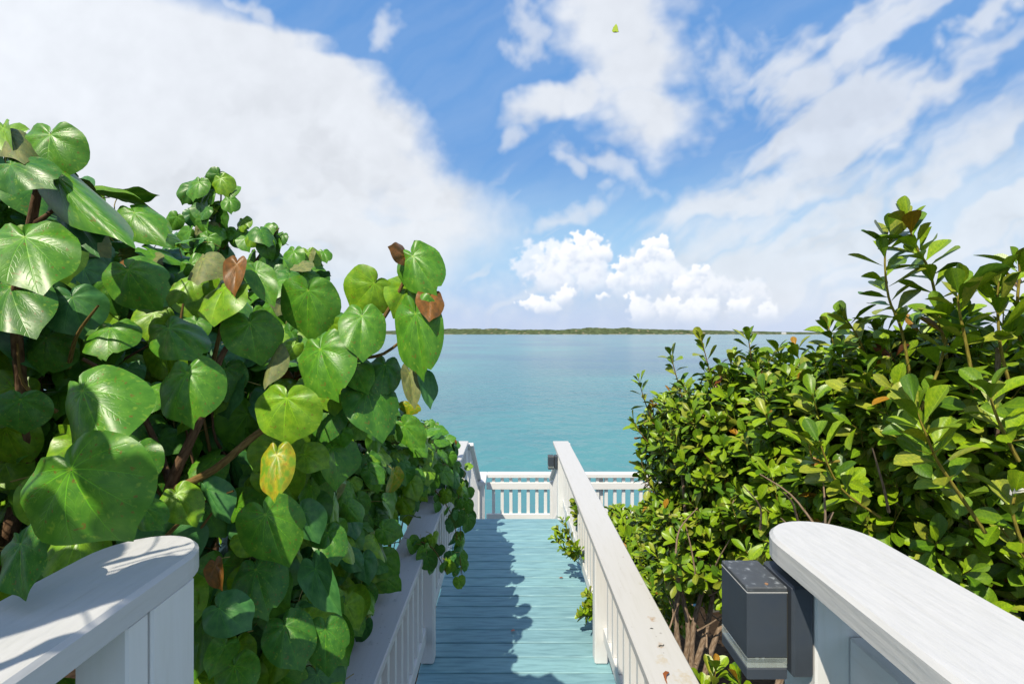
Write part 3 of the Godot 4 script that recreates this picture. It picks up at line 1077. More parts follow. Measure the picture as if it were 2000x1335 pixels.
func build_railings() -> void:
	# ---- beside the viewer
	var r := thing("railing", "weathered white handrail with rounded end under the large leaves, nearest left", "railing")
	round_cap(r, -0.682, -0.510, 1.8255, -1.2, 0.815)
	board(r, "post", Vector3(-0.600, 0.822, -0.747), Vector3(-0.511, 1.787, -0.658), M.white, 0.003)
	board(r, "trim_board", Vector3(-0.585, 0.9, -0.655), Vector3(-0.513, 1.786, -0.617), M.white, 0.003)
	board(r, "sub_rail", Vector3(-0.598, 1.60, -0.617), Vector3(-0.560, 1.692, 1.2), M.white, 0.003)
	board(r, "bottom_rail", Vector3(-0.598, 0.92, -0.617), Vector3(-0.560, 1.01, 1.2), M.white, 0.003)
	balusters(r, -0.579, 1.012, 1.598, -1.15, 0.58, 0.13)
	r = thing("railing", "broad white handrail with rounded end beside the large dark lamp, nearest right", "railing")
	round_cap(r, 0.4555, 0.6395, 1.8255, -1.2, 0.877)
	board(r, "post", Vector3(0.503, 0.822, -0.846), Vector3(0.592, 1.787, -0.757), M.white, 0.003)
	board(r, "sub_rail", Vector3(0.556, 1.595, -0.755), Vector3(0.594, 1.684, 1.2), M.white, 0.003)
	board(r, "bottom_rail", Vector3(0.556, 0.92, -0.755), Vector3(0.594, 1.01, 1.2), M.white, 0.003)
	balusters(r, 0.575, 1.012, 1.593, -1.15, 0.7, 0.13)
	# ---- along the walkway
	var brown := Color(0.62, 0.46, 0.22, 0.75)
	var faint := Color(0.70, 0.62, 0.45, 0.5)
	# distances along the cap: 1.02 to 5.47 over 2048 texels
	var along := func(d: float) -> float: return (d - 1.02) / 4.45 * 2048.0
	walk_rail(-0.584, -0.59, -0.568, "long white railing half buried under broad leaves, left of the blue walkway", stain_texture(2048, 88, [[along.call(1.9), 50, 8, Color(0.4, 0.42, 0.4, 0.35)], [along.call(2.2), 60, 6, Color(0.35, 0.37, 0.36, 0.4)]], 4, 420))
	walk_rail(0.602, 0.559, 0.632, "long sunlit white railing with brown stains, right of the blue walkway", stain_texture(2048, 88, [[along.call(2.06), 60, 9, brown], [along.call(1.885), 51, 8, brown], [along.call(2.63), 66, 3, Color(0.5, 0.25, 0.1, 0.8)], [along.call(1.72), 70, 12, faint], [along.call(1.70), 66, 22, faint], [along.call(1.80), 40, 14, faint], [along.call(2.35), 74, 7, Color(0.6, 0.58, 0.45, 0.45)], [along.call(3.35), 52, 4, Color(0.6, 0.35, 0.2, 0.8)], [along.call(1.96), 62, 3, Color(0.3, 0.25, 0.2, 0.7)]], 9, 90))
	# ---- down the steps
	for s in [["white stair railing sloping down left of the lower steps", -0.50, 1.0], ["white stair railing sloping down right of the lower steps", 0.655, -1.0]]:
		var o := thing("stair_railing", s[0], "railing")
		var x: float = s[1]
		var a := Vector3(x, 0.86, -5.49)
		var b := Vector3(x, -0.03, -6.97)
		var len := a.distance_to(b)
		var tilt := atan2(b.y - a.y, -(b.z - a.z))
		part(o, "cap", board_mesh(Vector3(0.13, 0.038, len), 0.004, Vector2.ZERO), M.white, Transform3D(Basis(Vector3.RIGHT, tilt), (a + b) * 0.5))
		part(o, "bottom_rail", board_mesh(Vector3(0.038, 0.089, len - 0.1), 0.004, Vector2.ZERO), M.white, Transform3D(Basis(Vector3.RIGHT, tilt), (a + b) * 0.5 - Vector3(0, 0.72, 0)))
		for k in range(1, 12):
			var p := a.lerp(b, k / 12.0)
			board(o, "baluster", Vector3(x - 0.018, p.y - 0.70, p.z - 0.018), Vector3(x + 0.018, p.y - 0.022, p.z + 0.018), M.white, 0.002)
		board(o, "post", Vector3(x - 0.0445, -0.948, -7.06), Vector3(x + 0.0445, -0.06, -6.972), M.white, 0.006)
	# ---- round the waterside landing
	var o := thing("waterside_railing", "white railing across the end of the steps, in front of the water", "railing")
	var y := -0.03
	board(o, "cap", Vector3(-0.36, y - 0.06, -7.38), Vector3(3.4, y, -7.24), M.white, 0.005)
	board(o, "cap", Vector3(-0.49, y - 0.06, -7.38), Vector3(-0.363, y, -6.86), M.white, 0.005)
	board(o, "sub_rail", Vector3(-0.37, -0.275, -7.288), Vector3(3.4, -0.168, -7.25), M.white, 0.004)
	board(o, "bottom_rail", Vector3(-0.37, -0.78, -7.288), Vector3(3.4, -0.66, -7.25), M.white, 0.004)
	for k in 27:
		var x := -0.26 + k * 0.1375
		board(o, "baluster", Vector3(x - 0.025, -0.78, -7.34), Vector3(x + 0.025, y - 0.061, -7.291), M.white, 0.003)
	for x in [-0.47, 1.42, 3.3]:
		board(o, "post", Vector3(x - 0.02, -0.948, -7.40), Vector3(x + 0.069, y - 0.061, -7.342), M.white, 0.006)
	for d in [6.98, 7.12]:
		board(o, "baluster", Vector3(-0.45, -0.78, -d - 0.025), Vector3(-0.40, y - 0.061, -d + 0.025), M.white, 0.003)

# ------------------------------------------------------------------ wall lamps
func wall_lamp(label: String, x: float, y: float, d: float) -> void:
	# hangs on a face that looks along -x at x; y is its top, d its nearer side
	var o := thing("wall_lamp", label, "lamp", Vector3(x, y, -d), "dark box lamps on the railing posts")
	var w := 0.092
	board(o, "back_plate", Vector3(-0.037, -0.150, -w), Vector3(-0.001, 0.0, 0.0), M.lamp, 0.004)
	var gap_fill := board(o, "gap_fill", Vector3(-0.045, -0.135, -w + 0.012), Vector3(-0.0375, -0.012, -0.012), M.insect, 0.001)  # solid strip added; its black colour stands for shade in the open gap
	gap_fill.set_meta("label", "added black strip painted as the shaded gap between lamp body and back plate")
	var body := board(o, "body", Vector3(-0.112, -0.116, -w), Vector3(-0.0455, -0.0095, 0.0), M.lamp, 0.0015)
	part(body, "edge_line", board_mesh(Vector3(0.0672, 0.0011, w + 0.0007), 0.0002, Vector2.ZERO), M.lamp_edge, Transform3D(Basis.IDENTITY, Vector3(0, 0.0539, 0)))
	var lid := board(o, "lid", Vector3(-0.1121, -0.0082, -w), Vector3(-0.0455, 0.0, 0.0), M.lamp_salt, 0.0015)
	var cyl := CylinderMesh.new()
	cyl.top_radius = 0.0028
	cyl.bottom_radius = 0.0028
	cyl.height = 0.0016
	cyl.radial_segments = 10
	part(lid, "screw", cyl, M.screw, Transform3D(Basis.IDENTITY, Vector3(0.004, 0.0046, 0.036)))
	board(o, "glass", Vector3(-0.1118, -0.1325, -w + 0.0003), Vector3(-0.0457, -0.1165, -0.0003), M.lamp_glass, 0.0008)
	board(o, "inner_reflector", Vector3(-0.100, -0.1322, -w + 0.03), Vector3(-0.058, -0.1168, -0.045), M.lamp_inner, 0.001)
	var tube_mesh := CylinderMesh.new()
	tube_mesh.top_radius = 0.0028
	tube_mesh.bottom_radius = 0.0028
	tube_mesh.height = 0.0150
	tube_mesh.radial_segments = 10
	for k in [-0.084, -0.074]:
		part(o, "bulb", tube_mesh, M.lamp_bulb, Transform3D(Basis.IDENTITY, Vector3(k, -0.1245, -0.022)))
	board(o, "base", Vector3(-0.112, -0.152, -w), Vector3(-0.0455, -0.1330, 0.0), M.lamp, 0.0015)

# ------------------------------------------------------------------ plants
func branch(plant: Node3D, path: Array, r0: float, r1: float, mat: Material) -> void:
	var st := surface()
	var pts := smooth_path(path, 4)
	tube(st, pts, taper(pts.size(), r0, r1), 7)
	part(plant, "branch", st.commit(), mat)

func v2(x: float, y: float) -> Vector2:
	return Vector2(x, y)

func build_left() -> void:
	# ---- the shrub beside the viewer
	var p := thing("broadleaf_shrub", "tall shrub with big heart-shaped leaves overhanging the nearest left handrail", "shrub", Vector3.ZERO, "broad-leaved shrubs left of the walkway")
	var L := []
	# leaves told one by one: joint, tip, width, distance, tone (0 mid 1 dark 2 bright 3 bluish 4 yellow 5 bronze 6 pale)
	var near := [
		[98, 263, 78, 352, 128, 0.86, 0, 0, 0.2], [20, 320, 95, 345, 110, 0.8, 1, 3, 0.4], [112, 345, 252, 474, 92, 0.84, 0, 5, 0.5], [128, 400, 182, 486, 92, 0.88, 3, 7, 0.1],
		[48, 463, 66, 572, 160, 0.78, 0, 2, 0.1], [250, 527, 302, 604, 112, 1.0, 0, 1, -0.1], [258, 520, 230, 560, 90, 1.06, 5, 0, 0.0], [262, 415, 312, 474, 80, 1.2, 0, 1, 0.1],
		[397, 505, 372, 553, 84, 1.06, 6, 5, 0.0], [438, 562, 392, 632, 128, 1.04, 2, 0, -0.3], [372, 545, 318, 590, 78, 1.10, 2, 3, -0.2], [462, 516, 452, 575, 46, 1.04, 5, 8, 0.0],
		[300, 610, 272, 662, 84, 1.08, 2, 6, 0.2], [215, 640, 196, 690, 104, 1.0, 0, 3, 0.0], [602, 567, 594, 672, 124, 1.10, 0, 1, 0.1], [488, 630, 502, 714, 116, 1.08, 0, 6, 0.1],
		[626, 682, 652, 785, 134, 1.07, 0, 7, 0.0], [560, 777, 543, 876, 142, 1.02, 2, 0, 0.1], [707, 617, 700, 706, 96, 1.10, 0, 0, 0.0], [812, 612, 824, 752, 106, 1.08, 0, 7, -0.1],
		[807, 500, 853, 573, 100, 1.12, 0, 3, -0.1], [731, 553, 676, 613, 116, 1.14, 2, 1, 0.3], [792, 500, 762, 474, 50, 1.13, 5, 0, 0.2], [840, 578, 836, 626, 60, 1.10, 5, 2, 0.0],
		[822, 486, 832, 530, 44, 1.17, 6, 4, 0.5], [795, 560, 765, 616, 86, 1.17, 2, 0, 0.2], [500, 530, 538, 594, 56, 1.08, 0, 8, 0.5], [536, 690, 505, 760, 52, 1.10, 6, 5, -0.4],
		[575, 672, 535, 704, 44, 1.12, 2, 3, 0.2], [717, 762, 746, 861, 114, 1.12, 1, 6, 0.2], [690, 712, 716, 770, 66, 1.14, 0, 2, 0.3], [752, 712, 742, 776, 74, 1.16, 1, 3, 0.2],
		[828, 738, 848, 799, 42, 1.12, 3, 4, 0.7], [800, 728, 812, 800, 40, 1.14, 6, 8, 0.4], [540, 888, 531, 984, 72, 0.98, 4, 7, 0.0], [595, 886, 638, 916, 66, 1.1, 2, 6, 0.0],
		[367, 728, 366, 834, 128, 0.95, 0, 3, 0.0], [161, 763, 200, 892, 170, 0.78, 0, 5, -0.3], [138, 916, 200, 1087, 262, 0.60, 0, 6, 0.1], [292, 758, 262, 812, 100, 1.02, 0, 1, 0.2],
		[40, 1062, 32, 1182, 100, 0.62, 1, 2, 0.0], [519, 1004, 556, 1121, 128, 1.0, 0, 1, 0.1], [428, 1187, 486, 1236, 88, 0.95, 3, 0, 0.0], [420, 1104, 426, 1157, 46, 0.95, 5, 8, 0.2],
		[500, 1112, 522, 1211, 108, 1.06, 1, 3, 0.1], [616, 1110, 660, 1212, 74, 1.12, 3, 8, 0.2], [556, 1222, 586, 1317, 100, 1.05, 1, 0, 0.0], [636, 1228, 634, 1332, 90, 1.08, 1, 1, 0.1],
		[440, 1260, 408, 1322, 60, 0.98, 0, 8, 0.4], [590, 998, 618, 1068, 70, 1.15, 3, 5, 0.0], [404, 955, 440, 1030, 62, 1.02, 3, 5, -0.3], [345, 965, 372, 1030, 76, 1.0, 2, 6, 0.1],
		[280, 990, 318, 1030, 60, 0.92, 0, 3, 0.2], [265, 880, 250, 960, 110, 1.02, 1, 6, 0.1], [330, 640, 395, 690, 100, 1.05, 0, 3, 0.1], [440, 720, 420, 800, 90, 1.12, 1, 7, 0.2],
		[640, 800, 622, 872, 80, 1.16, 1, 1, 0.2], [700, 640, 655, 690, 70, 1.2, 2, 6, 0.2], [20, 560, 40, 660, 120, 0.95, 1, 0, 0.0], [140, 580, 165, 660, 110, 1.0, 3, 7, 0.3],
		[90, 660, 60, 740, 120, 1.02, 1, 3, 0.1], [40, 780, 20, 850, 110, 0.9, 1, 6, 0.2], [640, 1040, 655, 1105, 70, 1.2, 1, 0, 0.1], [458, 1300, 470, 1380, 90, 0.98, 0, 2, 0.0], [20, 262, 34, 310, 70, 0.84, 6, 5, 0.2], [6, 250, 12, 300, 40, 0.84, 2, 8, 0.0]]
	var joints := {}
	for a in near:
		joints[str(a[0])] = broad_leaf(L, v2(a[0], a[1]), v2(a[2], a[3]), a[4], a[5], a[6], a[7], a[8] + rnd(-0.4, 0.4), rnd(0.15, 0.9), rnd(0.01, 0.07))
	var keep := func(b: Vector3, t: Vector3) -> bool:   # leave the handrail and the walkway free
		for q in [b, t, b.lerp(t, 0.5)]:
			if q.x > -0.70 and q.z > -0.86 and q.y < 1.9 and q.z < 1.3:
				return false
			var s := seen(q)
			if q.z < -0.3 and s.z < 0.8 and s.x > 0.0 and s.y > 250.0:
				return false
			if q.x > -0.34:
				return false
		return true
	for b in [[at(90, 640, 1.35), Vector3(0.48, 0.46, 0.45), 190], [at(262, 740, 1.36), Vector3(0.38, 0.36, 0.32), 150], [at(545, 790, 1.30), Vector3(0.23, 0.22, 0.20), 90], [at(230, 1000, 1.3), Vector3(0.5, 0.42, 0.42), 150], [at(470, 1060, 1.34), Vector3(0.28, 0.4, 0.3), 110], [at(500, 1320, 1.3), Vector3(0.26, 0.34, 0.32), 90], [at(30, 480, 1.1), Vector3(0.2, 0.26, 0.25), 60], [at(-150, 800, 1.1), Vector3(0.4, 0.6, 0.4), 110]]:
		broad_blob(L, b[0], b[1], int(b[2] * 1.35), 0.108, 0.25, keep)
	# the same shrub going on beside and behind the viewer, out of the picture
	for b in [[Vector3(-1.30, 2.40, 0.0), Vector3(0.36, 0.5, 0.6), 70], [Vector3(-1.25, 1.6, 0.2), Vector3(0.4, 0.6, 0.7), 120], [Vector3(-0.98, 2.45, -0.13), Vector3(0.26, 0.36, 0.36), 62]]:
		broad_blob(L, b[0], b[1], b[2], 0.14, 0.2, keep)
	hang_leaves(p, L, heart_meshes, heart_mats, heart_tones, 300)
	var bk: Material = M.bark
	branch(p, [at(250, 1500, 1.15), at(300, 1100, 1.08), at(335, 945, 1.05), at(368, 868, 1.05), at(398, 800, 1.06), at(430, 700, 1.08), at(470, 640, 1.1)], 0.016, 0.005, bk)
	branch(p, [at(335, 958, 1.05), at(420, 915, 1.02), at(500, 848, 1.04), at(590, 790, 1.10), at(690, 700, 1.14), at(768, 590, 1.15), at(800, 520, 1.15)], 0.010, 0.004, M.twig)
	branch(p, [at(690, 700, 1.14), at(750, 690, 1.14), at(812, 640, 1.12)], 0.005, 0.003, M.twig)
	branch(p, [at(335, 958, 1.05), at(310, 880, 1.1), at(250, 760, 1.1), at(160, 700, 1.05)], 0.009, 0.004, bk)
	branch(p, [at(60, 900, 1.1), at(30, 620, 0.98), at(60, 440, 0.88), at(80, 340, 0.86), at(95, 270, 0.87)], 0.012, 0.004, bk)
	branch(p, [at(60, 440, 0.88), at(100, 415, 0.87), at(140, 380, 0.87)], 0.006, 0.003, bk)
	branch(p, [at(398, 800, 1.06), at(420, 690, 1.1), at(440, 600, 1.08), at(445, 520, 1.07)], 0.006, 0.003, M.twig)
	branch(p, [Vector3(-1.2, -0.1, -1.0), Vector3(-1.15, 0.8, -1.1), at(250, 1500, 1.15), at(335, 958, 1.12)], 0.035, 0.014, bk)
	branch(p, [Vector3(-1.3, -0.1, -1.1), Vector3(-1.4, 1.0, -1.1), at(60, 900, 1.15), at(40, 600, 1.1)], 0.03, 0.010, bk)
	branch(p, [Vector3(-1.4, 0.0, 0.0), Vector3(-1.35, 1.2, 0.1), Vector3(-1.3, 2.4, 0.0)], 0.03, 0.008, bk)
	for k in 60:
		var a := at(rnd(20, 640), rnd(680, 1250), rnd(1.0, 1.4))
		var e := a + Vector3(rnd(-0.1, 0.2), rnd(0.05, 0.3), rnd(-0.05, 0.2))
		if a.x < -0.7:
			branch(p, [a, a.lerp(e, 0.5) + rvec() * 0.02, e], 0.005, 0.002, M.twig if k % 2 == 0 else bk)
	# ---- the taller stem behind
	p = thing("broadleaf_shrub", "slender upright shrub of heart-shaped leaves with tallest pointed top, second behind the left handrail", "shrub", Vector3.ZERO, "broad-leaved shrubs left of the walkway")
	L = []
	for b in [[at(330, 640, 2.5), Vector3(0.45, 0.32, 0.35), 150], [at(480, 640, 2.6), Vector3(0.36, 0.32, 0.35), 140], [at(560, 640, 2.4), Vector3(0.26, 0.36, 0.3), 110], [at(260, 560, 2.2), Vector3(0.2, 0.26, 0.3), 60], [at(420, 850, 2.4), Vector3(0.6, 0.5, 0.4), 160]]:
		broad_blob(L, b[0], b[1], b[2], 0.125, 0.3)
	var stems := [[[430, 900], [418, 640], [425, 500], [430, 420], [432, 352]], [[430, 700], [470, 560], [520, 480], [545, 445]], [[440, 720], [540, 590], [590, 520], [606, 500]], [[425, 600], [400, 500], [392, 440], [400, 365]], [[420, 620], [370, 530], [350, 470]]]
	for s in stems:
		var path: Array = s.map(func(q): return at(q[0], q[1], 2.65))
		branch(p, path, 0.011, 0.003, M.bark)
		var pts := smooth_path(path, 5)
		for k in 22:
			var i := int(lerpf(pts.size() * 0.3, pts.size() - 1, k / 21.0))
			var q: Vector3 = pts[i] + Vector3(rnd(-0.11, 0.11), rnd(-0.04, 0.05), rnd(-0.08, 0.12)) * lerpf(1.2, 0.75, k / 21.0)
			var t := Vector3(rnd(-0.6, 0.6), -0.8, rnd(0, 0.5))
			var sz := 0.115 * rnd(0.6, 1.15)
			L.append([leaf_xf(q, t, Vector3(rnd(-0.6, 0.6), rnd(0.2, 0.9), rnd(0.4, 1.0)), sz, sz * 0.95), rng.randi() % 9, pick([5, 3, 2, 1.5, 0, 0.3, 0.6]), 1.6])
	branch(p, [Vector3(-1.6, -0.4, -2.7), Vector3(-1.7, 1.0, -2.65), at(430, 900, 2.65)], 0.03, 0.012, M.bark)
	hang_leaves(p, L, heart_meshes, heart_mats, heart_tones, 260)
	# ---- the hedge along the walkway rail
	p = thing("broadleaf_shrub", "low dense shrub of heart-shaped leaves spilling over the walkway's left railing", "shrub", Vector3.ZERO, "broad-leaved shrubs left of the walkway")
	L = []
	var clear := func(b: Vector3, t: Vector3) -> bool:
		for q in [b, t, b.lerp(t, 0.5)]:
			if q.y < 0.94 and q.x > -0.70 and q.z > -3.05:
				return false
			if q.y < 0.94 and q.x > -0.67 and q.x < -0.48:
				return false
			if q.x > -0.30:
				return false
			var s := seen(q)     # the cap between the two shrubs stays in sight
			if s.z < 2.95 and s.y > 1085.0 - (s.x - 880.0) * 0.95 and s.x > 640.0:
				return false
		return true
	for b in [[at(672, 880, 2.2), Vector3(0.25, 0.34, 0.40), 150], [at(756, 905, 2.9), Vector3(0.27, 0.38, 0.45), 230], [at(826, 912, 3.7), Vector3(0.27, 0.37, 0.50), 240], [at(866, 932, 4.5), Vector3(0.24, 0.32, 0.42), 190], [at(640, 1090, 2.0), Vector3(0.26, 0.40, 0.40), 200], [at(590, 1260, 1.75), Vector3(0.20, 0.32, 0.32), 110], [at(600, 900, 2.4), Vector3(0.35, 0.4, 0.4), 150]]:
		broad_blob(L, b[0], b[1], int(b[2] * 1.2), 0.104, 0.25, clear)
	# sprays hanging over the rail into the walkway
	for s in [[at(850, 900, 3.75), at(893, 950, 3.6), at(900, 1120, 3.5), 26], [at(820, 930, 3.4), at(880, 1000, 3.35), at(905, 1140, 3.3), 16], [at(800, 1050, 2.75), at(845, 1070, 2.7), at(872, 1120, 2.66), 12], [at(860, 900, 4.2), at(895, 940, 4.15), at(905, 1020, 4.1), 16]]:
		var path := smooth_path([s[0], s[1], s[2]], 5)
		branch(p, [s[0], s[1], s[2]], 0.005, 0.002, M.twig)
		for k in s[3]:
			var q: Vector3 = path[int(lerpf(2, path.size() - 1, float(k) / s[3]))] + Vector3(rnd(-0.07, 0.07), rnd(-0.03, 0.03), rnd(-0.08, 0.08))
			var sz := 0.10 * rnd(0.6, 1.15)
			L.append([leaf_xf(q, Vector3(rnd(-0.4, 0.6), -1.0, rnd(-0.2, 0.4)), Vector3(rnd(-0.2, 0.9), rnd(0.1, 0.7), rnd(0.2, 0.8)), sz, sz * 0.95), rng.randi() % 9, pick([5, 4, 1.5, 2, 0, 0, 0.2]), 2.0])
	for a in [[690, 1000, 708, 1062, 52, 2.1, 3, 5], [705, 1147, 694, 1206, 72, 1.95, 1, 0], [762, 1142, 770, 1184, 46, 2.45, 1, 1], [872, 858, 872, 884, 42, 4.2, 5, 2], [868, 884, 858, 920, 52, 3.9, 2, 7], [800, 790, 795, 812, 48, 3.0, 4, 1], [790, 830, 830, 880, 60, 2.5, 0, 0], [712, 1215, 690, 1260, 44, 1.9, 3, 8]]:
		broad_leaf(L, v2(a[0], a[1]), v2(a[2], a[3]), a[4], a[5], a[6], a[7], 0.1, 0.4, 0.02)
	for z in [-2.1, -2.9, -3.7, -4.5]:
		branch(p, [Vector3(-0.95, ground_y(-0.95, z), z), Vector3(-0.98, 0.3, z + 0.05), Vector3(-0.85, 1.0 if z > -4 else 0.5, z)], 0.024, 0.009, M.bark)
		for k in 7:
			var a := Vector3(rnd(-1.0, -0.85), rnd(0.1, 0.8), z + rnd(-0.2, 0.2))
			branch(p, [a, a + Vector3(rnd(-0.05, 0.25), 0.25, rnd(-0.2, 0.3)), a + Vector3(rnd(0.0, 0.3), rnd(0.35, 0.6), rnd(-0.2, 0.5))], 0.007, 0.002, M.twig)
	hang_leaves(p, L, heart_meshes, heart_mats, heart_tones, 300)

func build_right() -> void:
	var tones := [4, 1.4, 4.2, 2.2, 0.2, 0.06]
	var fresh := [3, 0.8, 6, 2, 0.25, 0.0]
	# ---- the tall shrub beside the viewer
	var p := thing("small_leaf_shrub", "tall shrub with oval leaves and yellow stems behind the nearest right handrail", "shrub", Vector3.ZERO, "small-leaved shrubs right of the walkway")
	var L := []
	var st := surface()
	var keep := func(a: Vector3, b: Vector3) -> bool:
		for q in [a, b]:
			if q.x < 0.70 and q.z > -1.2:
				return false
			if q.x < 0.74 and q.y < 1.0:
				return false
			if -q.z < 0.75 and q.x < 1.4:
				return false
		return true
	for b in [[at(1880, 790, 1.35), Vector3(0.34, 0.30, 0.34), 150], [at(1760, 850, 1.5), Vector3(0.34, 0.34, 0.36), 190], [at(1620, 850, 1.8), Vector3(0.36, 0.36, 0.40), 230], [at(1900, 1010, 1.45), Vector3(0.45, 0.34, 0.36), 170], [at(1650, 1020, 1.7), Vector3(0.40, 0.34, 0.38), 170], [at(2080, 850, 1.3), Vector3(0.4, 0.4, 0.4), 90], [at(1980, 1150, 1.35), Vector3(0.3, 0.2, 0.3), 50]]:
		oval_blob(L, st, b[0], b[1], int(b[2] * 1.15), 0.080, tones, 0.35, keep)
	for s in [[[[1779, 740], [1760, 640], [1736, 580], [1729, 497], [1745, 455]], 1.28, 28], [[[1850, 700], [1828, 580], [1813, 522], [1789, 480], [1769, 420]], 1.25, 30], [[[2000, 720], [1988, 600], [1992, 540], [1990, 512]], 1.15, 18], [[[1975, 760], [1955, 680], [1949, 600], [1951, 548]], 1.12, 20], [[[1905, 760], [1885, 660], [1872, 590], [1880, 560]], 1.12, 20], [[[1925, 1040], [1871, 960], [1832, 901], [1810, 850], [1783, 785]], 0.98, 22], [[[1700, 760], [1690, 690], [1665, 640], [1648, 618]], 1.45, 18], [[[1790, 820], [1830, 730], [1850, 650], [1838, 610]], 1.18, 20], [[[1690, 800], [1650, 720], [1625, 660], [1618, 636]], 1.6, 16], [[[1600, 800], [1570, 730], [1553, 675]], 1.85, 13], [[[1560, 800], [1530, 730], [1520, 678]], 1.9, 13], [[[2020, 1120], [1980, 1010], [1985, 960]], 0.95, 12], [[[1990, 900], [1950, 820], [1930, 760]], 1.0, 14], [[[1640, 900], [1590, 900], [1580, 850]], 1.3, 12], [[[1720, 1010], [1640, 950], [1600, 860]], 1.25, 14]]:
		shoot(L, st, s[0].map(func(q): return at(q[0], q[1], s[1])), 0.082, s[2], 0.0042, 3.0, fresh, 0.1)
	part(p, "twigs", st.commit(), M.green_stem)
	for b in [[[1500, 1420, 1.6], [1560, 1200, 1.6], [1640, 1000, 1.62], [1690, 800, 1.6]], [[1700, 1420, 1.5], [1700, 1150, 1.5], [1760, 950, 1.45], [1790, 740, 1.35]], [[1850, 1350, 1.4], [1820, 1150, 1.4], [1880, 950, 1.35], [1900, 760, 1.3]], [[1590, 1420, 1.7], [1520, 1200, 1.8], [1560, 1000, 1.85], [1600, 820, 1.9]], [[2000, 1300, 1.3], [1960, 1100, 1.3], [1950, 900, 1.2], [1950, 680, 1.13]]]:
		branch(p, b.map(func(q): return at(q[0], q[1], q[2])), 0.014, 0.005, M.pale_bark)
	for k in 40:
		var a := at(rnd(1480, 1960), rnd(980, 1200), rnd(1.25, 1.7))
		var e := a + Vector3(rnd(-0.16, 0.16), rnd(0.05, 0.22), rnd(-0.1, 0.15))
		if keep.call(a, e):
			branch(p, [a, a.lerp(e, 0.5) + rvec() * 0.02, e], 0.004, 0.0015, M.pale_bark)
	hang_leaves(p, L, oval_meshes, oval_mats, oval_tones, 300)
	# a white flower among the leaves
	var fl := surface()
	var f0 := at(1978, 962, 0.93)
	for k in 5:
		var w := -0.9 + k * 0.45
		var dir := Vector3(sin(w) * 0.9, cos(w) * 0.35, 0.5).normalized()
		var side := dir.cross(Vector3(0, 0.3, 1)).normalized() * 0.006
		var nrm := side.cross(dir).normalized()
		face(fl, [f0, f0 + dir * 0.018 + side, f0 + dir * 0.032 + Vector3(0, -0.004, 0), f0 + dir * 0.018 - side], nrm, [v2(0, 0), v2(1, 0), v2(1, 1), v2(0, 1)])
	part(p, "flower", fl.commit(), M.petal)
	# ---- the rounder shrub further on
	p = thing("small_leaf_shrub", "rounded sunlit shrub with small oval leaves rising behind the walkway's right railing", "shrub", Vector3.ZERO, "small-leaved shrubs right of the walkway")
	L = []
	st = surface()
	var keep2 := func(a: Vector3, b: Vector3) -> bool:
		for q in [a, b]:
			if q.x < 0.73 and q.y < 1.05:
				return false
			if q.x < 0.66:
				return false
		return true
	for b in [[at(1450, 880, 2.25), Vector3(0.42, 0.48, 0.42), 330], [at(1345, 900, 2.55), Vector3(0.27, 0.42, 0.36), 240], [at(1400, 1050, 2.3), Vector3(0.38, 0.36, 0.4), 200], [at(1330, 1080, 2.65), Vector3(0.26, 0.34, 0.36), 130], [at(1540, 960, 2.1), Vector3(0.36, 0.44, 0.4), 170]]:
		oval_blob(L, st, b[0], b[1], int(b[2] * 1.2), 0.071, tones, 0.35, keep2)
	for s in [[[[1400, 780], [1385, 720], [1370, 660]], 2.25, 15], [[[1480, 770], [1468, 700], [1461, 652]], 2.15, 15], [[[1340, 800], [1320, 730], [1309, 687]], 2.45, 14], [[[1290, 850], [1262, 790], [1247, 738]], 2.5, 14], [[[1300, 900], [1255, 850], [1236, 820]], 2.5, 11], [[[1430, 790], [1425, 740], [1432, 690]], 2.2, 13], [[[1290, 990], [1262, 930], [1250, 890]], 2.55, 11]]:
		shoot(L, st, s[0].map(func(q): return at(q[0], q[1], s[1])), 0.076, s[2], 0.004, 3.0, tones, 0.1)
	part(p, "twigs", st.commit(), M.twig)
	for b in [[[1330, 1330], [1345, 1240], [1330, 1150], [1300, 1040]], [[1350, 1330], [1355, 1220], [1385, 1100], [1400, 950]], [[1345, 1340], [1380, 1230], [1400, 1130], [1450, 980]], [[1370, 1345], [1400, 1240], [1470, 1100], [1500, 950]], [[1335, 1320], [1320, 1200], [1340, 1050], [1330, 900]]]:
		branch(p, b.map(func(q): return at(q[0], q[1], 2.25)), 0.016, 0.006, M.pale_bark)
	branch(p, [Vector3(0.92, -0.5, -2.3), at(1350, 1340, 2.28), at(1360, 1290, 2.25)], 0.03, 0.018, M.pale_bark)
	for k in 45:
		var a := at(rnd(1290, 1560), rnd(1020, 1290), rnd(2.0, 2.5))
		var e := a + Vector3(rnd(-0.2, 0.2), rnd(0.1, 0.3), rnd(-0.15, 0.15))
		if keep2.call(a, e):
			branch(p, [a, a.lerp(e, 0.5) + rvec() * 0.03, e], 0.005, 0.0018, M.pale_bark)
	hang_leaves(p, L, oval_meshes, oval_mats, oval_tones, 300)
	# ---- the bright low growth beyond the rail
	p = thing("small_leaf_shrub", "low bright yellow-green shrub between the right railing and the waterside railing", "shrub", Vector3.ZERO, "small-leaved shrubs right of the walkway")
	L = []
	st = surface()
	for b in [[at(1235, 1060, 3.8), Vector3(0.30, 0.28, 0.45), 170], [at(1300, 1060, 3.9), Vector3(0.34, 0.30, 0.45), 170], [at(1270, 1140, 3.3), Vector3(0.28, 0.3, 0.4), 130]]:
		oval_blob(L, st, b[0], b[1], b[2], 0.088, fresh, 0.35, keep2)
	part(p, "twigs", st.commit(), M.green_stem)
	branch(p, [Vector3(1.1, -0.7, -3.7), Vector3(1.1, 0.0, -3.75), at(1260, 1100, 3.8)], 0.02, 0.006, M.pale_bark)
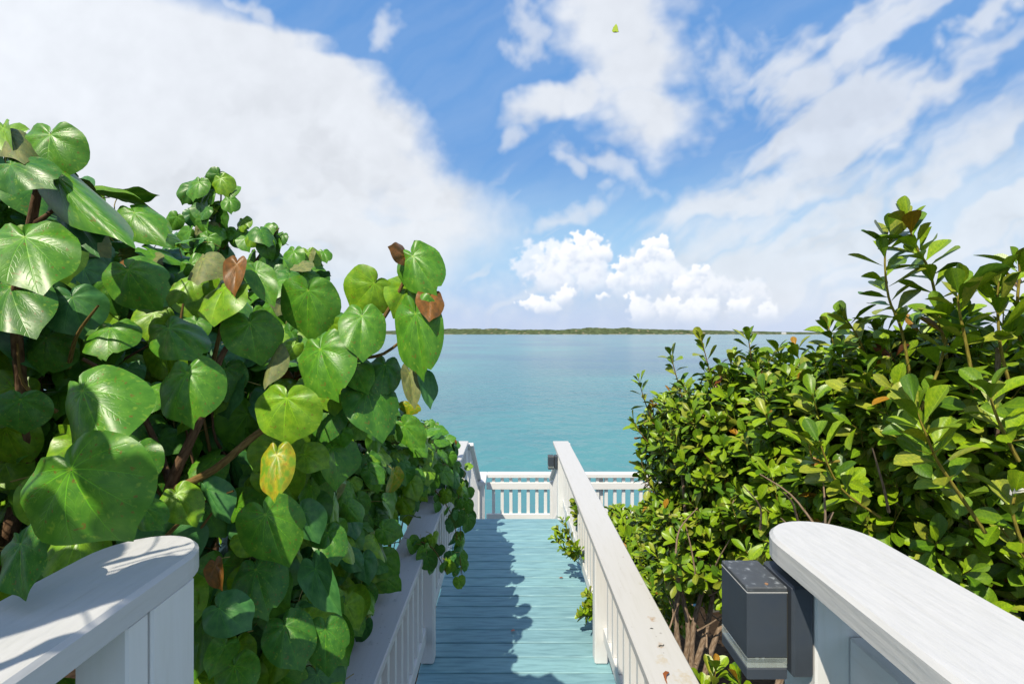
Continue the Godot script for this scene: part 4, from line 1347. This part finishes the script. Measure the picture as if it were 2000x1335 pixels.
	hang_leaves(p, L, oval_meshes, oval_mats, oval_tones, 240)
	# ---- shoots that push through the balusters
	for s in [["leafy shoot pushing through the right railing near the far end of the walkway", [[[1190, 1130, 4.0], [1140, 1090, 4.0], [1115, 1050, 4.0], [1098, 1012, 4.0]], [[1180, 1110, 4.0], [1140, 1085, 3.95], [1118, 1078, 3.9]], [[1190, 1050, 4.3], [1140, 1020, 4.3], [1120, 985, 4.3]]]], ["small leafy shoot pushing through the right railing behind its middle post", [[[1215, 1210, 3.35], [1170, 1190, 3.35], [1146, 1158, 3.35]], [[1200, 1210, 3.35], [1165, 1195, 3.3], [1146, 1188, 3.3]]]]]:
		p = thing("leafy_shoot", s[0], "plant", Vector3.ZERO, "shoots growing through the right railing")
		L = []
		st = surface()
		for q in s[1]:
			for k in 3:
				var off := Vector3(rnd(-0.03, 0.03), rnd(-0.05, 0.05), rnd(-0.06, 0.06)) * k
				var path: Array = q.map(func(v): return at(v[0], v[1], v[2]))
				for i in range(1, path.size()):
					path[i] += off * i * 0.6
				shoot(L, st, path, 0.08, 16, 0.003, 3.0, fresh, 0.45)
		part(p, "stem", st.commit(), M.green_stem)
		hang_leaves(p, L, oval_meshes, oval_mats, oval_tones, 200)
	# ---- a sprig low in front, at the foot of the lamp post
	p = thing("leafy_shoot", "fresh green shoot at the bottom edge, below the large dark lamp", "plant", Vector3.ZERO)
	L = []
	st = surface()
	for q in [[[1380, 1420], [1390, 1360], [1400, 1300]], [[1430, 1420], [1450, 1370], [1440, 1320]], [[1370, 1430], [1360, 1380], [1375, 1340]]]:
		shoot(L, st, q.map(func(v): return at(v[0], v[1], 1.75)), 0.08, 14, 0.003, 3.0, fresh, 0.2)
	part(p, "stem", st.commit(), M.green_stem)
	hang_leaves(p, L, oval_meshes, oval_mats, oval_tones, 60)

# ------------------------------------------------------------------ small things
func curled(pts: Array, width: Array, up: float) -> ArrayMesh:
	var st := surface()
	st.set_smooth_group(0)
	for i in pts.size():
		var t: Vector3 = (pts[mini(i + 1, pts.size() - 1)] - pts[maxi(i - 1, 0)]).normalized()
		var s := t.cross(Vector3.UP).normalized()
		for k in [-1.0, 0.0, 1.0]:
			st.set_uv(Vector2(i, k))
			st.add_vertex(pts[i] + s * width[i] * k + Vector3.UP * absf(k) * up * width[i])
	for i in pts.size() - 1:
		for k in 2:
			var o := i * 3 + k
			for j in [o, o + 3, o + 4, o, o + 4, o + 1]:
				st.add_index(j)
	st.generate_normals()
	return st.commit()

func build_small() -> void:
	wall_lamp("large dark box lamp with glass strip under the nearest right handrail", 0.502, 1.763, 0.757)
	wall_lamp("tiny dark box lamp on the end post of the right railing, against the water", 0.558, 0.75, 5.36)
	# dry scraps on the sunlit cap
	var o := thing("dry_leaf", "curled rust-brown leaf scrap lying on the right railing's cap", "leaf", Vector3(0.583, 0.907, -1.70))
	part(o, "blade", curled([Vector3(-0.012, 0.001, 0.026), Vector3(-0.012, 0.003, 0.008), Vector3(-0.010, 0.008, -0.006), Vector3(0.004, 0.007, -0.018), Vector3(0.014, 0.004, -0.028)], [0.0015, 0.003, 0.007, 0.007, 0.001], 0.8), M.dry)
	o = thing("twig_scrap", "tiny dark bent twig scrap on the right railing's cap", "twig", Vector3(0.618, 0.907, -1.878))
	var st := surface()
	tube(st, smooth_path([Vector3(-0.012, 0.001, 0.002), Vector3(-0.004, 0.003, 0.0), Vector3(0.006, 0.002, 0.0), Vector3(0.012, 0.003, -0.006)], 3), taper(10, 0.0022, 0.0011), 5)
	part(o, "stem", st.commit(), M.insect)
	o = thing("twig_scrap", "smaller dark speck of twig further along the right railing's cap", "twig", Vector3(0.612, 0.907, -1.99))
	st = surface()
	tube(st, [Vector3(-0.007, 0.001, 0), Vector3(0, 0.002, 0.001), Vector3(0.007, 0.001, 0.002)], [0.0008, 0.0018, 0.0008], 5)
	part(o, "stem", st.commit(), M.insect)
	o = thing("fallen_petal", "small pink petal on the shaded planks of the walkway", "petal", at(1002, 1233, 3.37) + Vector3(0, 0.004, 0))
	part(o, "blade", curled([Vector3(-0.016, 0.001, 0), Vector3(-0.005, 0.004, 0.004), Vector3(0.006, 0.006, 0.002), Vector3(0.015, 0.002, -0.004)], [0.002, 0.010, 0.011, 0.002], 0.5), M.pink)
	o = thing("dry_leaf", "small orange-brown leaf scrap on the sunlit planks of the walkway", "leaf", at(1096, 1129, 4.10) + Vector3(0, 0.004, 0))
	part(o, "blade", curled([Vector3(-0.02, 0.001, 0), Vector3(-0.006, 0.004, 0.004), Vector3(0.007, 0.004, 0.002), Vector3(0.018, 0.002, -0.004)], [0.001, 0.008, 0.008, 0.001], 0.4), M.dry)
	# the butterfly
	o = thing("butterfly", "tiny yellow-green butterfly flying against the middle white cloud", "butterfly", at(1202, 56, 3.0))
	for s in [-1.0, 1.0]:
		var w := surface()
		var pts := [Vector3(0.022, -0.022, 0), Vector3(-0.010, -0.021, s * 0.006), Vector3(-0.021, -0.010, s * 0.009), Vector3(-0.016, 0.004, s * 0.010), Vector3(-0.004, 0.018, s * 0.011), Vector3(0.003, 0.026, s * 0.011), Vector3(0.012, 0.012, s * 0.009), Vector3(0.016, -0.006, s * 0.004)]
		face(w, pts, Vector3(0, 0, s), pts.map(func(v): return Vector2(v.x, v.y)))
		part(o, "wing", w.commit(), M.wing)
	var b := surface()
	tube(b, [Vector3(-0.016, -0.0225, 0), Vector3(-0.005, -0.0235, 0), Vector3(0.010, -0.0225, 0), Vector3(0.024, -0.020, 0)], [0.0008, 0.0018, 0.002, 0.0008], 6)
	part(o, "body", b.commit(), M.insect)

# ------------------------------------------------------------------
func _ready() -> void:
	rng.seed = 20240
	# camera
	var cam := Camera3D.new()
	cam.name = "camera"
	cam.position = EYE
	cam.near = 0.05
	cam.far = 30000.0
	cam.projection = Camera3D.PROJECTION_FRUSTUM
	cam.size = 0.05 * 1335.0 / F
	cam.frustum_offset = Vector2(4.0, -16.5) / F * 0.05
	add_child(cam)
	cam.current = true
	# sky and exposure
	var env := Environment.new()
	env.background_mode = Environment.BG_SKY
	env.sky = make_sky()
	env.tonemap_mode = Environment.TONE_MAPPER_LINEAR
	env.tonemap_exposure = 1.2
	env.sdfgi_enabled = true
	env.ssao_enabled = true
	env.ssil_enabled = true
	var we := WorldEnvironment.new()
	we.name = "world"
	we.environment = env
	add_child(we)
	# sun: high, behind the viewer's left shoulder
	var sun := DirectionalLight3D.new()
	sun.name = "sun"
	sun.light_energy = 1.5
	sun.light_color = Color(1.0, 0.96, 0.88)
	sun.light_angular_distance = 0.5
	sun.shadow_enabled = true
	add_child(sun)
	sun.look_at_from_position(Vector3.ZERO, SUN_DIR, Vector3.UP)
	make_materials()
	make_leaves()
	build_far()
	build_decks()
	build_railings()
	build_left()
	build_right()
	build_small()
